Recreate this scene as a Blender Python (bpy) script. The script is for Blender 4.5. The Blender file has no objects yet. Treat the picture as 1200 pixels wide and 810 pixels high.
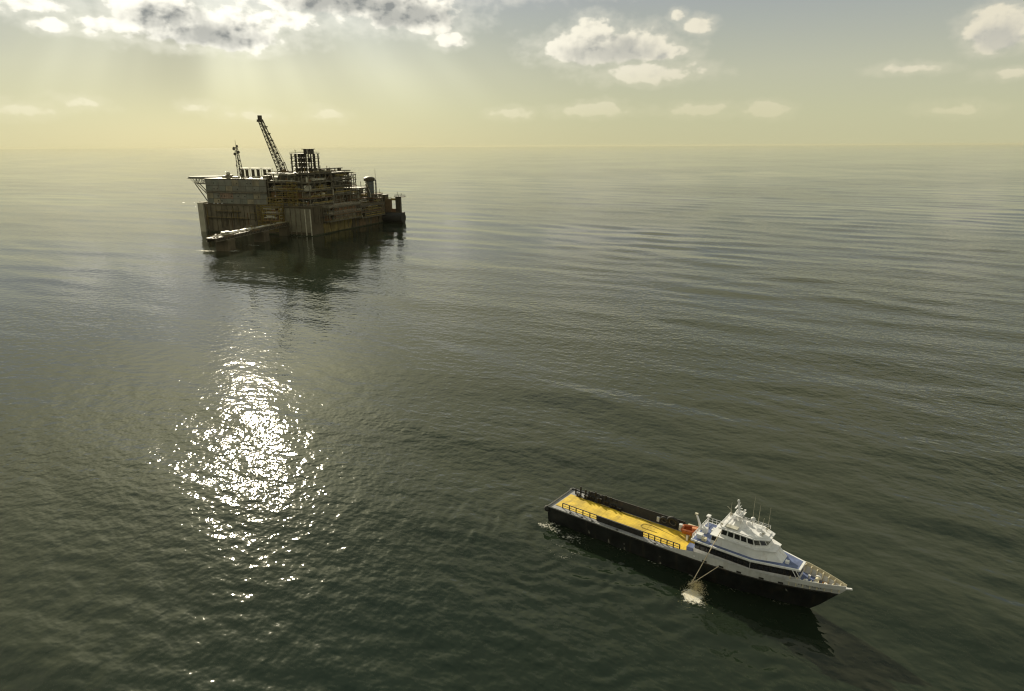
import bpy, math, random
import numpy as np
from mathutils import Vector

random.seed(7)
rng = np.random.default_rng(11)
scene = bpy.context.scene
col = scene.collection
rad = math.radians

# ------------------------------------------------------------------ camera
H = 70.0
cam_d = bpy.data.cameras.new('camera'); cam = bpy.data.objects.new('camera', cam_d); col.objects.link(cam)
cam_d.sensor_width = 36.0; cam_d.lens = 24.0; cam_d.clip_start = 0.5; cam_d.clip_end = 200000
cam.location = (0, 0, H)
from mathutils import Matrix
cam.matrix_world = (Matrix.Translation((0, 0, H)) @ Matrix.Rotation(rad(90 - 16.3), 4, 'X') @ Matrix.Rotation(rad(-0.26), 4, 'Z'))
scene.camera = cam
scene.cycles.use_denoising = True
scene.cycles.filter_width = 1.2
scene.cycles.sample_clamp_direct = 60.0

# ------------------------------------------------------------------ sun
SUN_AZ = -22.5      # degrees, left of the view axis (+Y), seen from above
SUN_EL = 23.0
sd = Vector((math.sin(rad(SUN_AZ)) * math.cos(rad(SUN_EL)), math.cos(rad(SUN_AZ)) * math.cos(rad(SUN_EL)), math.sin(rad(SUN_EL))))
sun_d = bpy.data.lights.new('sun', 'SUN'); sun = bpy.data.objects.new('sun', sun_d); col.objects.link(sun)
sun_d.energy = 5.0; sun_d.angle = rad(0.6); sun_d.color = (1.0, 0.90, 0.68)
sun.rotation_euler = (-sd).to_track_quat('-Z', 'Y').to_euler()

vs = scene.view_settings
vs.view_transform = 'Standard'; vs.look = 'None'; vs.exposure = 0.35; vs.gamma = 1.0; vs.use_curve_mapping = False

# ------------------------------------------------------------------ node helper
class NT:
    def __init__(self, tree):
        self.t = tree; self.n = tree.nodes; self.l = tree.links
    def add(self, typ, **kw):
        nd = self.n.new(typ)
        for k, v in kw.items(): setattr(nd, k, v)
        return nd
    def put(self, sock, v):
        if isinstance(v, bpy.types.NodeSocket): self.l.new(v, sock)
        elif v is not None: sock.default_value = v
    def m(self, op, a, b=None, c=None, clamp=False):
        nd = self.add('ShaderNodeMath', operation=op, use_clamp=clamp)
        self.put(nd.inputs[0], a)
        if b is not None: self.put(nd.inputs[1], b)
        if c is not None: self.put(nd.inputs[2], c)
        return nd.outputs[0]
    def vm(self, op, a, b=None):
        nd = self.add('ShaderNodeVectorMath', operation=op)
        self.put(nd.inputs[0], a)
        if b is not None: self.put(nd.inputs[1], b)
        return nd.outputs['Value'] if op in ('DOT_PRODUCT', 'LENGTH') else nd.outputs[0]
    def comb(self, x, y, z):
        nd = self.add('ShaderNodeCombineXYZ')
        for i, v in enumerate((x, y, z)): self.put(nd.inputs[i], v)
        return nd.outputs[0]
    def sep(self, v):
        nd = self.add('ShaderNodeSeparateXYZ'); self.put(nd.inputs[0], v); return nd.outputs
    def noise(self, vec, scale, detail=4, rough=0.55, dist=0.0, dim='3D', lac=2.0):
        nd = self.add('ShaderNodeTexNoise', noise_dimensions=dim)
        if dim == '1D': self.put(nd.inputs['W'], vec)
        else: self.put(nd.inputs['Vector'], vec)
        nd.inputs['Scale'].default_value = scale; nd.inputs['Detail'].default_value = detail
        nd.inputs['Roughness'].default_value = rough; nd.inputs['Distortion'].default_value = dist
        nd.inputs['Lacunarity'].default_value = lac
        return nd.outputs[0]
    def smooth(self, v, a, b, lo=0.0, hi=1.0):
        nd = self.add('ShaderNodeMapRange', interpolation_type='SMOOTHSTEP')
        self.put(nd.inputs['Value'], v)
        nd.inputs['From Min'].default_value = a; nd.inputs['From Max'].default_value = b
        nd.inputs['To Min'].default_value = lo; nd.inputs['To Max'].default_value = hi
        return nd.outputs[0]
    def mix(self, f, a, b, blend='MIX'):
        nd = self.add('ShaderNodeMix', data_type='RGBA', blend_type=blend)
        self.put(nd.inputs[0], f)
        for s, v in ((nd.inputs[6], a), (nd.inputs[7], b)):
            if isinstance(v, bpy.types.NodeSocket): self.l.new(v, s)
            else: s.default_value = (*v, 1) if len(v) == 3 else v
        return nd.outputs[2]
    def ramp(self, v, stops):
        nd = self.add('ShaderNodeValToRGB'); self.put(nd.inputs[0], v)
        cr = nd.color_ramp
        while len(cr.elements) < len(stops): cr.elements.new(0.5)
        for e, (p, c) in zip(cr.elements, stops):
            e.position = p; e.color = (*c, 1)
        return nd.outputs[0]

# ------------------------------------------------------------------ world: Nishita sky with a broken cumulus layer
world = bpy.data.worlds.new('World'); scene.world = world; world.use_nodes = True
W = NT(world.node_tree); W.n.clear()
wo = W.add('ShaderNodeOutputWorld'); bg = W.add('ShaderNodeBackground')
W.l.new(bg.outputs[0], wo.inputs[0])
sky = W.add('ShaderNodeTexSky', sky_type='NISHITA')
sky.sun_disc = False; sky.sun_elevation = rad(SUN_EL); sky.sun_rotation = rad(SUN_AZ)
sky.altitude = 0; sky.air_density = 1.0; sky.dust_density = 1.0; sky.ozone_density = 1.0
D = W.add('ShaderNodeTexCoord').outputs['Generated']
dx, dy, dz = W.sep(D)
az = W.m('MULTIPLY', W.m('ARCTAN2', dx, dy), 180 / math.pi)
el = W.m('MULTIPLY', W.m('ARCSINE', dz), 180 / math.pi)
AE = W.comb(az, el, 0.0)
# moist, dusty evening air: the clear-sky colour shifts to a pale olive yellow low down
elf = W.m('DIVIDE', W.m('MAXIMUM', el, 0.0), 60.0, clamp=True)
air = W.ramp(elf, [(0.0, (4.25, 4.15, 2.6)), (0.04, (4.15, 4.15, 2.75)), (0.09, (3.9, 3.95, 3.0)), (0.15, (3.1, 3.3, 3.05)), (0.20, (2.55, 2.75, 3.1)), (0.235, (3.7, 3.65, 2.75)), (0.34, (5.0, 4.75, 3.0)), (0.5, (4.7, 4.55, 3.0)), (0.72, (3.0, 3.1, 2.6)), (1.0, (2.5, 2.8, 2.7))])  # band above the frame set brighter and yellower to tint the water's reflection
base = W.mix(0.96, W.mix(1.0, sky.outputs[0], (0.9, 0.9, 0.62), 'MULTIPLY'), air)
# brightness towards the sun
sdot = W.vm('DOT_PRODUCT', D, tuple(sd))
sang = W.m('MULTIPLY', W.m('ARCCOSINE', W.m('MINIMUM', sdot, 1.0)), 180 / math.pi)
glow = W.m('MULTIPLY_ADD', W.smooth(sang, 16.0, 2.0), 4.0, W.smooth(sang, 40.0, 5.0))
base = W.mix(1.0, base, W.comb(*[W.m('MULTIPLY_ADD', glow, k, 1.0) for k in (0.29, 0.295, 0.31)]), 'MULTIPLY')
# shafts of light between the clouds, fanning out from the sun
rx_ = W.m('SUBTRACT', az, SUN_AZ); ry_ = W.m('SUBTRACT', SUN_EL, el)
ang = W.m('ARCTAN2', rx_, ry_)
rays = W.noise(ang, 2.4, 2.5, 0.5, dim='1D')
raym = W.m('MULTIPLY', W.m('MULTIPLY', W.smooth(sang, 46.0, 18.0), W.smooth(el, 1.0, 6.0)), W.smooth(el, 26.0, 14.0))
rayv = W.m('MULTIPLY_ADD', W.m('MULTIPLY', W.m('SUBTRACT', rays, 0.5), raym), 1.05, 1.0)
base = W.mix(1.0, base, W.comb(rayv, rayv, rayv), 'MULTIPLY')

def px_dir(x, y):
    F = 800.0; p = rad(16.3)
    X, Y, Z = (x - 600) / F, 1.0, -(y - 405 + (x - 600) * 0.0045) / F
    f = math.cos(p) * Y + math.sin(p) * Z; u = -math.sin(p) * Y + math.cos(p) * Z
    return math.degrees(math.atan2(X, f)), math.degrees(math.atan2(u, math.hypot(X, f)))
CLOUDS = [  # x, y, half width, half height (pixels of the photograph), thickness
    (712, 55, 72, 20, 1.0), (700, 42, 26, 20, 1.0), (660, 56, 22, 14, 0.8), (765, 62, 40, 9, 0.9), (762, 86, 58, 11, 0.85),
    (797, 18, 9, 7, 0.7), (817, 30, 19, 9, 0.7), (1172, 36, 38, 26, 1.0), (1162, 24, 24, 18, 1.0), (1070, 80, 38, 6, 0.6), (1190, 84, 28, 6, 0.5),
    (690, 130, 42, 7, 0.75), (716, 127, 16, 8, 0.7), (818, 129, 36, 7, 0.8), (900, 128, 26, 9, 0.85), (600, 133, 22, 6, 0.6), (1120, 130, 34, 6, 0.4), (22, 128, 34, 8, 0.5),
    (228, 126, 16, 6, 0.6), (300, 136, 30, 5, 0.4), (385, 134, 18, 6, 0.5), (104, 122, 20, 6, 0.4), (40, 2, 60, 10, 0.5),
    (235, 32, 88, 22, 1.0), (190, 14, 60, 20, 1.0), (285, 48, 50, 13, 0.9), (122, 29, 30, 12, 0.8), (62, 30, 18, 8, 0.6),
    (470, 12, 74, 22, 1.0), (400, -4, 110, 20, 1.0), (340, 22, 40, 12, 0.6), (530, 47, 17, 8, 0.8), (500, 26, 40, 14, 0.8), (590, -30, 120, 22, 0.9),
]
def cloud_noise(v):
    nb = W.noise(v, 0.40, 3, 0.55); ns = W.noise(v, 1.3, 4, 0.5)
    return W.m('ADD', W.m('MULTIPLY', W.m('SUBTRACT', nb, 0.5), 2.0), W.m('MULTIPLY', W.m('SUBTRACT', ns, 0.5), 1.3))
AEs = W.vm('MULTIPLY', AE, (0.8, 1.15, 1.0))
nz = cloud_noise(AEs)
nz_sun = cloud_noise(W.vm('ADD', AEs, (-0.34, 0.55, 0.0)))       # the same cloud a little nearer the sun: relief
relief = W.m('SUBTRACT', nz_sun, nz)
field = None; fbig = None
for (x, y, hw, hh, th) in CLOUDS:
    a0, e0 = px_dir(x, y)
    a1, _ = px_dir(x + hw * 1.25, y); _, e1 = px_dir(x, y - hh * 1.3)
    v = W.vm('SUBTRACT', AE, (a0, e0, 0.0))
    v = W.vm('MULTIPLY', v, (1 / max(a1 - a0, .05), 1 / max(e1 - e0, .05), 0.0))
    # a flat base: squeeze the lower half
    f = W.m('MULTIPLY', W.m('SUBTRACT', 1.0, W.vm('LENGTH', v)), th)
    field = f if field is None else W.m('MAXIMUM', field, f)
    if hw * hh > 700 and th > .8:
        g = W.m('SUBTRACT', 1.0, W.vm('LENGTH', W.vm('ADD', v, (-0.12, 0.28, 0.0))))
        fbig = g if fbig is None else W.m('MAXIMUM', fbig, g)
dens = W.m('ADD', field, W.m('MULTIPLY', nz, 0.62))
fade_low = W.smooth(el, 1.5, 7.0, 0.55, 1.0)
cov = W.m('MULTIPLY', W.m('MAXIMUM', W.smooth(dens, 0.0, 0.36), W.m('MULTIPLY', W.smooth(dens, -0.45, 0.25), 0.32)), fade_low)
dcore = W.m('ADD', fbig, W.m('MULTIPLY', W.m('SUBTRACT', W.noise(W.vm('ADD', AE, (0.35, 0.9, 0.0)), 0.6, 3, 0.5), 0.5), 1.3))
core = W.m('MULTIPLY', W.m('ADD', W.smooth(dcore, 0.12, 0.85, 0.0, 0.75), W.smooth(relief, -0.1, 0.8, 0.0, 0.55), clamp=True), W.smooth(el, 3.0, 8.0))
# the same broken cloud goes on above the frame and all round
plane = W.vm('SCALE', D); plane.node.inputs['Scale'].default_value = 1.0
iz = W.m('DIVIDE', 1.0, W.m('MAXIMUM', dz, 0.06))
PL = W.comb(W.m('MULTIPLY', dx, iz), W.m('MULTIPLY', dy, iz), 0.0)
hi = W.noise(PL, 0.9, 6, 0.58, 0.3)
cov2 = W.m('MULTIPLY', W.smooth(hi, 0.47, 0.68), W.smooth(el, 11.0, 16.0))
cov2 = W.m('MULTIPLY', cov2, 0.75)
core2 = W.smooth(hi, 0.58, 0.78)
soft = W.m('MULTIPLY', W.m('MULTIPLY', W.smooth(W.noise(AE, 0.10, 4, 0.6), 0.45, 0.75), 0.35), W.smooth(el, 4.0, 9.0))   # thin veil
lit = W.mix(W.smooth(sang, 45.0, 10.0), (6.2, 5.8, 4.6), (9.5, 9.2, 8.0))
lit = W.mix(W.smooth(el, 7.0, 1.0), lit, W.mix(W.smooth(sang, 45.0, 15.0), (5.7, 5.3, 3.5), (7.6, 7.1, 5.0)))
shade = W.mix(W.smooth(sang, 45.0, 15.0), (3.3, 3.35, 3.1), (2.3, 2.4, 2.3))
cloudc = W.mix(core, lit, shade)
cloudc2 = W.mix(core2, W.mix(1.0, lit, (.75, .75, .75), 'MULTIPLY'), shade)
c = W.mix(soft, base, (3.4, 3.45, 3.2))
c = W.mix(cov2, c, cloudc2)
c = W.mix(cov, c, cloudc)
W.l.new(c, bg.inputs[0]); bg.inputs[1].default_value = 0.10

# ------------------------------------------------------------------ materials
MATS = {}
def mat(name, color, rough=0.6, metal=0.0, var=0.25, scale=0.6, streak=0.0, streak_col=(0.10, 0.055, 0.025), bump=0.0, spec=0.4):
    if name in MATS: return MATS[name]
    m = bpy.data.materials.new(name); m.use_nodes = True; N = NT(m.node_tree); N.n.clear()
    out = N.add('ShaderNodeOutputMaterial'); b = N.add('ShaderNodeBsdfPrincipled'); N.l.new(b.outputs[0], out.inputs[0])
    pos = N.add('ShaderNodeTexCoord').outputs['Object']
    n1 = N.noise(pos, scale, 5, 0.65)
    dark = tuple(c * (1 - var) for c in color); light = tuple(min(1, c * (1 + var)) for c in color)
    cc = N.mix(N.smooth(n1, 0.3, 0.7), dark, light)
    if streak > 0:
        sv = N.vm('MULTIPLY', pos, (1.0, 1.0, 0.09))
        n2 = N.noise(sv, scale * 2.2, 4, 0.6)
        cc = N.mix(N.m('MULTIPLY', N.smooth(n2, 0.52, 0.75), streak), cc, streak_col)
    N.l.new(cc, b.inputs['Base Color'])
    b.inputs['Roughness'].default_value = rough; b.inputs['Metallic'].default_value = metal
    b.inputs['Specular IOR Level'].default_value = spec
    if bump:
        bp = N.add('ShaderNodeBump'); bp.inputs['Strength'].default_value = 0.5; bp.inputs['Distance'].default_value = bump
        N.l.new(N.noise(pos, scale * 6, 5, 0.6), bp.inputs['Height']); N.l.new(bp.outputs[0], b.inputs['Normal'])
    MATS[name] = m; return m

concrete = mat('concrete', (0.125, 0.104, 0.068), 0.85, 0, 0.3, 0.09, 0.7, (0.07, 0.055, 0.035), 0.06)
concrete_d = mat('concrete_dark', (0.088, 0.07, 0.044), 0.88, 0, 0.3, 0.12, 0.7, (0.05, 0.04, 0.025), 0.06)
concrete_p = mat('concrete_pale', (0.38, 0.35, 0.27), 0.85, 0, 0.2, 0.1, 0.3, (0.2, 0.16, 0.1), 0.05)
cladding = mat('cladding', (0.165, 0.16, 0.13), 0.55, 0, 0.2, 0.15, 0.5, (0.12, 0.09, 0.06))
cladding_g = mat('cladding_green', (0.145, 0.15, 0.122), 0.55, 0, 0.2, 0.15, 0.5, (0.12, 0.09, 0.06))
cladding_r = mat('cladding_rust', (0.23, 0.155, 0.11), 0.6, 0, 0.3, 0.3, 0.5)
steel = mat('steel', (0.15, 0.13, 0.09), 0.55, 0.1, 0.35, 0.4, 0.5)
steel_d = mat('steel_dark', (0.06, 0.05, 0.034), 0.55, 0.2, 0.35, 0.4, 0.3)
steel_l = mat('steel_light', (0.46, 0.43, 0.34), 0.5, 0.1, 0.25, 0.4, 0.3)
olive = mat('olive_paint', (0.23, 0.165, 0.03), 0.55, 0, 0.35, 0.25, 0.6)
rustd = mat('rust_dark', (0.12, 0.078, 0.04), 0.85, 0, 0.4, 0.15, 0.5)
rustm = mat('rust', (0.17, 0.09, 0.045), 0.8, 0, 0.4, 0.3, 0.3)
glassd = mat('dark_glass', (0.012, 0.013, 0.016), 0.08, 0, 0.1, 1.0, 0, spec=0.6)
rubber = mat('black_rubber', (0.018, 0.018, 0.017), 0.75, 0, 0.3, 1.0)
hullblack = mat('hull_black', (0.013, 0.014, 0.014), 0.38, 0, 0.5, 0.5, 0.55, (0.055, 0.045, 0.032), 0.01)
hullgrey = mat('hull_grey', (0.55, 0.55, 0.55), 0.5, 0, 0.12, 0.4, 0.35, (0.22, 0.19, 0.15))
deckgrey = mat('deck_grey', (0.25, 0.25, 0.26), 0.7, 0, 0.25, 0.7)
boatwhite = mat('boat_white', (0.68, 0.68, 0.69), 0.4, 0, 0.09, 0.6, 0.4, (0.40, 0.33, 0.24))
deckblue = mat('deck_blue', (0.10, 0.13, 0.25), 0.6, 0, 0.25, 0.8)
deckyellow = mat('deck_yellow', (0.60, 0.415, 0.03), 0.65, 0, 0.3, 0.3, 0.5, (0.22, 0.15, 0.05))
orange = mat('rescue_orange', (0.34, 0.085, 0.02), 0.45, 0, 0.2, 1.0)
railblack = mat('rail_black', (0.014, 0.013, 0.011), 0.6, 0, 0.4, 0.8, 0.3)
ropem = mat('rope', (0.62, 0.52, 0.38), 0.85, 0, 0.2, 2.0)
beige = mat('bulwark_beige', (0.52, 0.47, 0.34), 0.6, 0, 0.15, 0.5, 0.3)

# ------------------------------------------------------------------ mesh builder
class MB:
    def __init__(self): self.v = []; self.f = []
    def add(self, vs_, fs_):
        o = len(self.v); self.v += [tuple(p) for p in vs_]; self.f += [tuple(i + o for i in f) for f in fs_]; return self
    def box(self, x0, x1, y0, y1, z0, z1):
        p = [(x0, y0, z0), (x1, y0, z0), (x1, y1, z0), (x0, y1, z0), (x0, y0, z1), (x1, y0, z1), (x1, y1, z1), (x0, y1, z1)]
        return self.add(p, [(0, 3, 2, 1), (4, 5, 6, 7), (0, 1, 5, 4), (1, 2, 6, 5), (2, 3, 7, 6), (3, 0, 4, 7)])
    def loft(self, pa, pb):      # two matching rings with 3D points, capped
        n = len(pa)
        return self.add(list(pa) + list(pb), [tuple(reversed(range(n))), tuple(range(n, 2 * n))] + [(i, (i + 1) % n, n + (i + 1) % n, n + i) for i in range(n)])
    def prism(self, poly, z0, z1, poly2=None):
        return self.loft([(x, y, z0) for x, y in poly], [(x, y, z1) for x, y in (poly2 or poly)])
    def tube(self, p, q, r, n=8, r2=None):
        p, q = Vector(p), Vector(q); d = (q - p).normalized()
        a = d.cross(Vector((0, 0, 1)));  a = a if a.length > 1e-3 else Vector((1, 0, 0)); a.normalize(); b = d.cross(a)
        r2 = r if r2 is None else r2
        A = [p + (a * math.cos(t) + b * math.sin(t)) * r for t in (2 * math.pi * i / n for i in range(n))]
        B = [q + (a * math.cos(t) + b * math.sin(t)) * r2 for t in (2 * math.pi * i / n for i in range(n))]
        return self.loft(list(reversed(A)), list(reversed(B)))
    def lathe(self, c, prof, n=20, ang=(0, 0)):
        vs_ = []; fs_ = []
        for (r, z) in prof:
            for i in range(n):
                t = 2 * math.pi * i / n; vs_.append((c[0] + r * math.cos(t), c[1] + r * math.sin(t), c[2] + z))
        for k in range(len(prof) - 1):
            for i in range(n):
                j = (i + 1) % n; fs_.append((k * n + i, k * n + j, (k + 1) * n + j, (k + 1) * n + i))
        fs_.append(tuple(reversed(range(n)))); fs_.append(tuple((len(prof) - 1) * n + i for i in range(n)))
        return self.add(vs_, fs_)
    def torus(self, c, R, r, axis='Y', n=24, m=10):
        vs_ = []; fs_ = []
        for i in range(n):
            t = 2 * math.pi * i / n
            for j in range(m):
                u = 2 * math.pi * j / m; k = R + r * math.cos(u); w = r * math.sin(u)
                p = (k * math.cos(t), w, k * math.sin(t)) if axis == 'Y' else (k * math.cos(t), k * math.sin(t), w)
                vs_.append((c[0] + p[0], c[1] + p[1], c[2] + p[2]))
        for i in range(n):
            for j in range(m):
                fs_.append((i * m + j, i * m + (j + 1) % m, ((i + 1) % n) * m + (j + 1) % m, ((i + 1) % n) * m + j))
        return self.add(vs_, fs_)
    def sphere(self, c, r, n=12, m=8, sc=(1, 1, 1)):
        prof = []
        vs_ = []; fs_ = []
        for k in range(m + 1):
            th = math.pi * k / m
            for i in range(n):
                t = 2 * math.pi * i / n
                vs_.append((c[0] + sc[0] * r * math.sin(th) * math.cos(t), c[1] + sc[1] * r * math.sin(th) * math.sin(t), c[2] - sc[2] * r * math.cos(th)))
        for k in range(m):
            for i in range(n):
                j = (i + 1) % n; fs_.append((k * n + i, k * n + j, (k + 1) * n + j, (k + 1) * n + i))
        return self.add(vs_, fs_)
    def panel(self, q, a0, a1, b0, b1, off=0.02, th=0.06):
        # a plate on the quad q = (bottom-left, bottom-right, top-right, top-left) seen from outside
        q = [Vector(p) for p in q]
        def at(a, b): return (q[0] * (1 - a) + q[1] * a) * (1 - b) + (q[3] * (1 - a) + q[2] * a) * b
        nrm = (q[1] - q[0]).cross(q[3] - q[0]).normalized()
        P = [at(a0, b0), at(a1, b0), at(a1, b1), at(a0, b1)]
        return self.loft([p - nrm * (th - off) for p in P], [p + nrm * off for p in P])
    def polyline(self, pts, r, n=6):
        for a, b in zip(pts[:-1], pts[1:]): self.tube(a, b, r, n)
        return self
    def lattice(self, p, q, w0, w1, bays, rc, rb, up=(0, 1, 0)):
        # four-chord lattice girder from p to q
        p, q = Vector(p), Vector(q); d = (q - p).normalized(); a = Vector(up); a = (a - d * a.dot(d)).normalized(); b = d.cross(a)
        def corner(t, i):
            w = (w0 * (1 - t) + w1 * t) / 2; s = ((-1, -1), (1, -1), (1, 1), (-1, 1))[i]
            return p + (q - p) * t + a * (s[0] * w) + b * (s[1] * w)
        for i in range(4): self.tube(corner(0, i), corner(1, i), rc, 6)
        for k in range(bays):
            t0, t1 = k / bays, (k + 1) / bays
            for i in range(4):
                j = (i + 1) % 4
                self.tube(corner(t1, i), corner(t1, j), rb, 4)
                if (k + i) % 2: self.tube(corner(t0, i), corner(t1, j), rb, 4)
                else: self.tube(corner(t0, j), corner(t1, i), rb, 4)
        return self
    def build(self, name, material, parent=None, smooth=False, loc=None):
        me = bpy.data.meshes.new(name); me.from_pydata(self.v, [], self.f); me.update()
        me.materials.append(material)
        if smooth:
            for p in me.polygons: p.use_smooth = True
            try: me.set_sharp_from_angle(angle=rad(40))
            except Exception: pass
        o = bpy.data.objects.new(name, me); col.objects.link(o)
        if parent is not None: o.parent = parent
        if loc is not None: o.location = loc
        return o
def tag(o, label=None, cat=None, group=None, kind=None):
    for k, v in (('label', label), ('category', cat), ('group', group), ('kind', kind)):
        if v: o[k] = v
    return o
def empty(name, loc=(0, 0, 0), rz=0, label=None, cat=None, group=None):
    o = bpy.data.objects.new(name, None); col.objects.link(o); o.location = loc; o.rotation_euler = (0, 0, rz)
    o.empty_display_size = 1.0
    return tag(o, label, cat, group)
def again(o, parent, loc=None):
    c_ = o.copy(); col.objects.link(c_); c_.parent = parent
    if loc is not None: c_.location = loc
    return c_

# ------------------------------------------------------------------ places of the two big things
BOAT_P = (9.44, 120.92); BOAT_H = rad(-38.2)
RIG_P = (-161.6, 559.1); RIG_R = rad(-20.0)
def boat_xy(s, w): return (BOAT_P[0] + s * math.cos(BOAT_H) - w * math.sin(BOAT_H), BOAT_P[1] + s * math.sin(BOAT_H) + w * math.cos(BOAT_H))
def rig_xy(x, y): return (RIG_P[0] + x * math.cos(RIG_R) - y * math.sin(RIG_R), RIG_P[1] + x * math.sin(RIG_R) + y * math.cos(RIG_R))

# ------------------------------------------------------------------ the sea
def build_sea():
    rows = [30.0]
    while rows[-1] < 60000:
        y = rows[-1]; rows.append(y + max(0.45, 0.0068 * y) if y < 2500 else y * 1.03)
    rows = np.array(rows); nr = len(rows); nc = 820
    t = np.linspace(-1.25, 1.25, nc)
    Y = np.repeat(rows[:, None], nc, 1); X = t[None, :] * (Y + 25.0)
    cell = np.maximum(0.45, 0.0068 * Y)
    Z = np.zeros_like(X)
    def vnoise(scale, seed):          # smooth value field made of a few long sines
        r = np.random.default_rng(seed); f = np.zeros_like(X)
        for _ in range(7):
            a = r.uniform(0, 2 * math.pi); k = 2 * math.pi / scale * r.uniform(0.6, 1.7)
            f += np.sin(k * (X * math.cos(a) + Y * math.sin(a)) + r.uniform(0, 6.28))
        return f / 3.0
    patch = [np.clip(0.75 + 0.38 * vnoise(s, 100 + i), 0.15, 1.6) for i, s in enumerate((260, 170, 120, 90))]
    main = math.atan2(0.86, 0.50)
    ee = np.clip((X + 120) / 300, 0, 1); east = 0.8 + 0.85 * ee * ee * (3 - 2 * ee)       # the swell runs higher in the open water to the east
    for i in range(95):
        lam = 3.0 * (45.0 / 3.0) ** rng.random()
        spread = 0.24 if lam > 9 else 0.85
        a = main + rng.normal(0, spread)
        k = 2 * math.pi / lam
        slope = 0.0070 if lam > 9 else 0.0092
        amp = slope / k
        fade = np.clip((lam / cell - 2.5) / 4.0, 0, 1)
        ph = k * (X * math.cos(a) + Y * math.sin(a)) + rng.uniform(0, 6.28)
        ph = ph + 0.9 * vnoise(lam * 9, 400 + i % 9)
        Z += amp * fade * patch[i % 4] * (east if lam > 7 else 1.0) * np.sin(ph)
    # long low swell
    for lam, a, s in ((62, main - 0.25, .012), (84, main + 0.15, .010), (48, main + 0.3, .010)):
        k = 2 * math.pi / lam; fade = np.clip((lam / cell - 2.5) / 4.0, 0, 1)
        Z += s / k * fade * np.sin(k * (X * math.cos(a) + Y * math.sin(a)) + 0.8 * vnoise(500, int(lam)))
    # rings spreading from the working vessel
    c_, s_ = math.cos(BOAT_H), math.sin(BOAT_H)
    bx, by = X - BOAT_P[0], Y - BOAT_P[1]
    S = bx * c_ + by * s_; Wd = -bx * s_ + by * c_
    for (cs, cw, lam, amp, r0) in ((1.0, -3.0, 3.4, 0.10, 28), (31.5, -8.0, 3.0, 0.06, 18), (12, -3.0, 4.6, 0.10, 34)):
        r = np.hypot(S - cs, Wd - cw); r = r + 1.9 * vnoise(16, int(lam * 10))
        Z += amp * np.exp(-(r / r0) ** 2) * np.clip(r / 4, 0, 1) * np.sin(2 * math.pi * r / lam) * np.clip((-Wd + 1) / 6, 0, 1) * np.clip(0.55 + 0.75 * vnoise(17, 50 + int(lam * 7)), 0, 1.4)
    c_, s_ = math.cos(RIG_R), math.sin(RIG_R)
    lx, ly = X - RIG_P[0], Y - RIG_P[1]; U = lx * c_ + ly * s_; V = -lx * s_ + ly * c_
    lee = np.exp(-((U + 20 + 0.55 * V) / 130) ** 2 - (np.abs(V + 140) / 190) ** 4)          # sheltered, calmer water in front of the terminal
    Z *= 1 - 0.48 * lee
    # foam
    def blob(s, w, rs, rw): return np.exp(-((S - s) / rs) ** 2 - ((Wd - w) / rw) ** 2)
    foam = 0.72 * blob(31.6, -8.0, 1.9, 2.9) + 0.45 * blob(33.5, -9.5, 3.6, 1.8) + 0.42 * blob(.5, -6.0, 3.0, 1.5) + 0.44 * blob(6.0, -6.4, 5.5, 1.3) + 0.40 * blob(8, -11, 9, 4)
    foam += 0.36 * blob(14, -5.0, 9, .5) + 0.60 * blob(25, 5.3, 13, 1.1) + 0.4 * blob(47.5, -0.4, 2.0, 1.2)
    bw = np.where(S < 22, 4.1, 4.1 * (1 - np.clip((S - 22) / 25.6, 0, 1) ** 1.75)); ins = ((S > -.5) & (S < 48)).astype(float)
    foam = np.maximum(foam, ins * (0.40 + .12 * np.sin(S * .9)) * np.exp(-((np.abs(Wd) - bw - .3) / .8) ** 2))
    def rb(u, v, ru, rv): return np.exp(-((U - u) / ru) ** 2 - ((V - v) / rv) ** 2)
    foam += 0.72 * rb(-24, -92, 14, 5) + 0.60 * rb(-4, -86, 8, 5) + 0.62 * rb(-12, -58, 13, 4) + 0.5 * rb(-16, -42, 6, 4) + 0.62 * rb(-14, -4, 20, 3) + 0.5 * rb(-70, -4, 26, 3) + 0.45 * np.exp(-((U - 4) / 4) ** 2) * ((V > 0) & (V < 116))
    wind = np.clip(0.5 + 0.42 * vnoise(620, 900) + 0.26 * vnoise(210, 901), 0, 1) * (1 - 0.95 * lee)
    me = bpy.data.meshes.new('sea')
    nv = nr * nc; co = np.stack([X, Y, Z], -1).astype(np.float32).reshape(-1)
    idx = np.arange(nv).reshape(nr, nc)
    q = np.stack([idx[:-1, :-1], idx[:-1, 1:], idx[1:, 1:], idx[1:, :-1]], -1).reshape(-1, 4)
    me.vertices.add(nv); me.vertices.foreach_set('co', co)
    nf = len(q); me.loops.add(nf * 4); me.loops.foreach_set('vertex_index', q.reshape(-1).astype(np.int32))
    me.polygons.add(nf); me.polygons.foreach_set('loop_start', np.arange(0, nf * 4, 4, dtype=np.int32))
    me.polygons.foreach_set('use_smooth', np.ones(nf, dtype=bool))
    for nm, arr in (('foam', foam), ('wind', wind)):
        at = me.attributes.new(nm, 'FLOAT', 'POINT'); at.data.foreach_set('value', arr.astype(np.float32).reshape(-1))
    me.update(); me.validate()
    m = bpy.data.materials.new('sea_water'); m.use_nodes = True; N = NT(m.node_tree); N.n.clear()
    out = N.add('ShaderNodeOutputMaterial'); b = N.add('ShaderNodeBsdfPrincipled')
    pos = N.add('ShaderNodeNewGeometry').outputs['Position']
    def attr(n): a = N.add('ShaderNodeAttribute'); a.attribute_name = n; return a.outputs['Fac']
    wind_ = attr('wind')
    rot = N.add('ShaderNodeMapping'); rot.inputs['Rotation'].default_value = (0, 0, -main); N.l.new(pos, rot.inputs['Vector'])
    v1 = N.vm('MULTIPLY', rot.outputs[0], (1.0, 0.6, 1.0))
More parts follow.
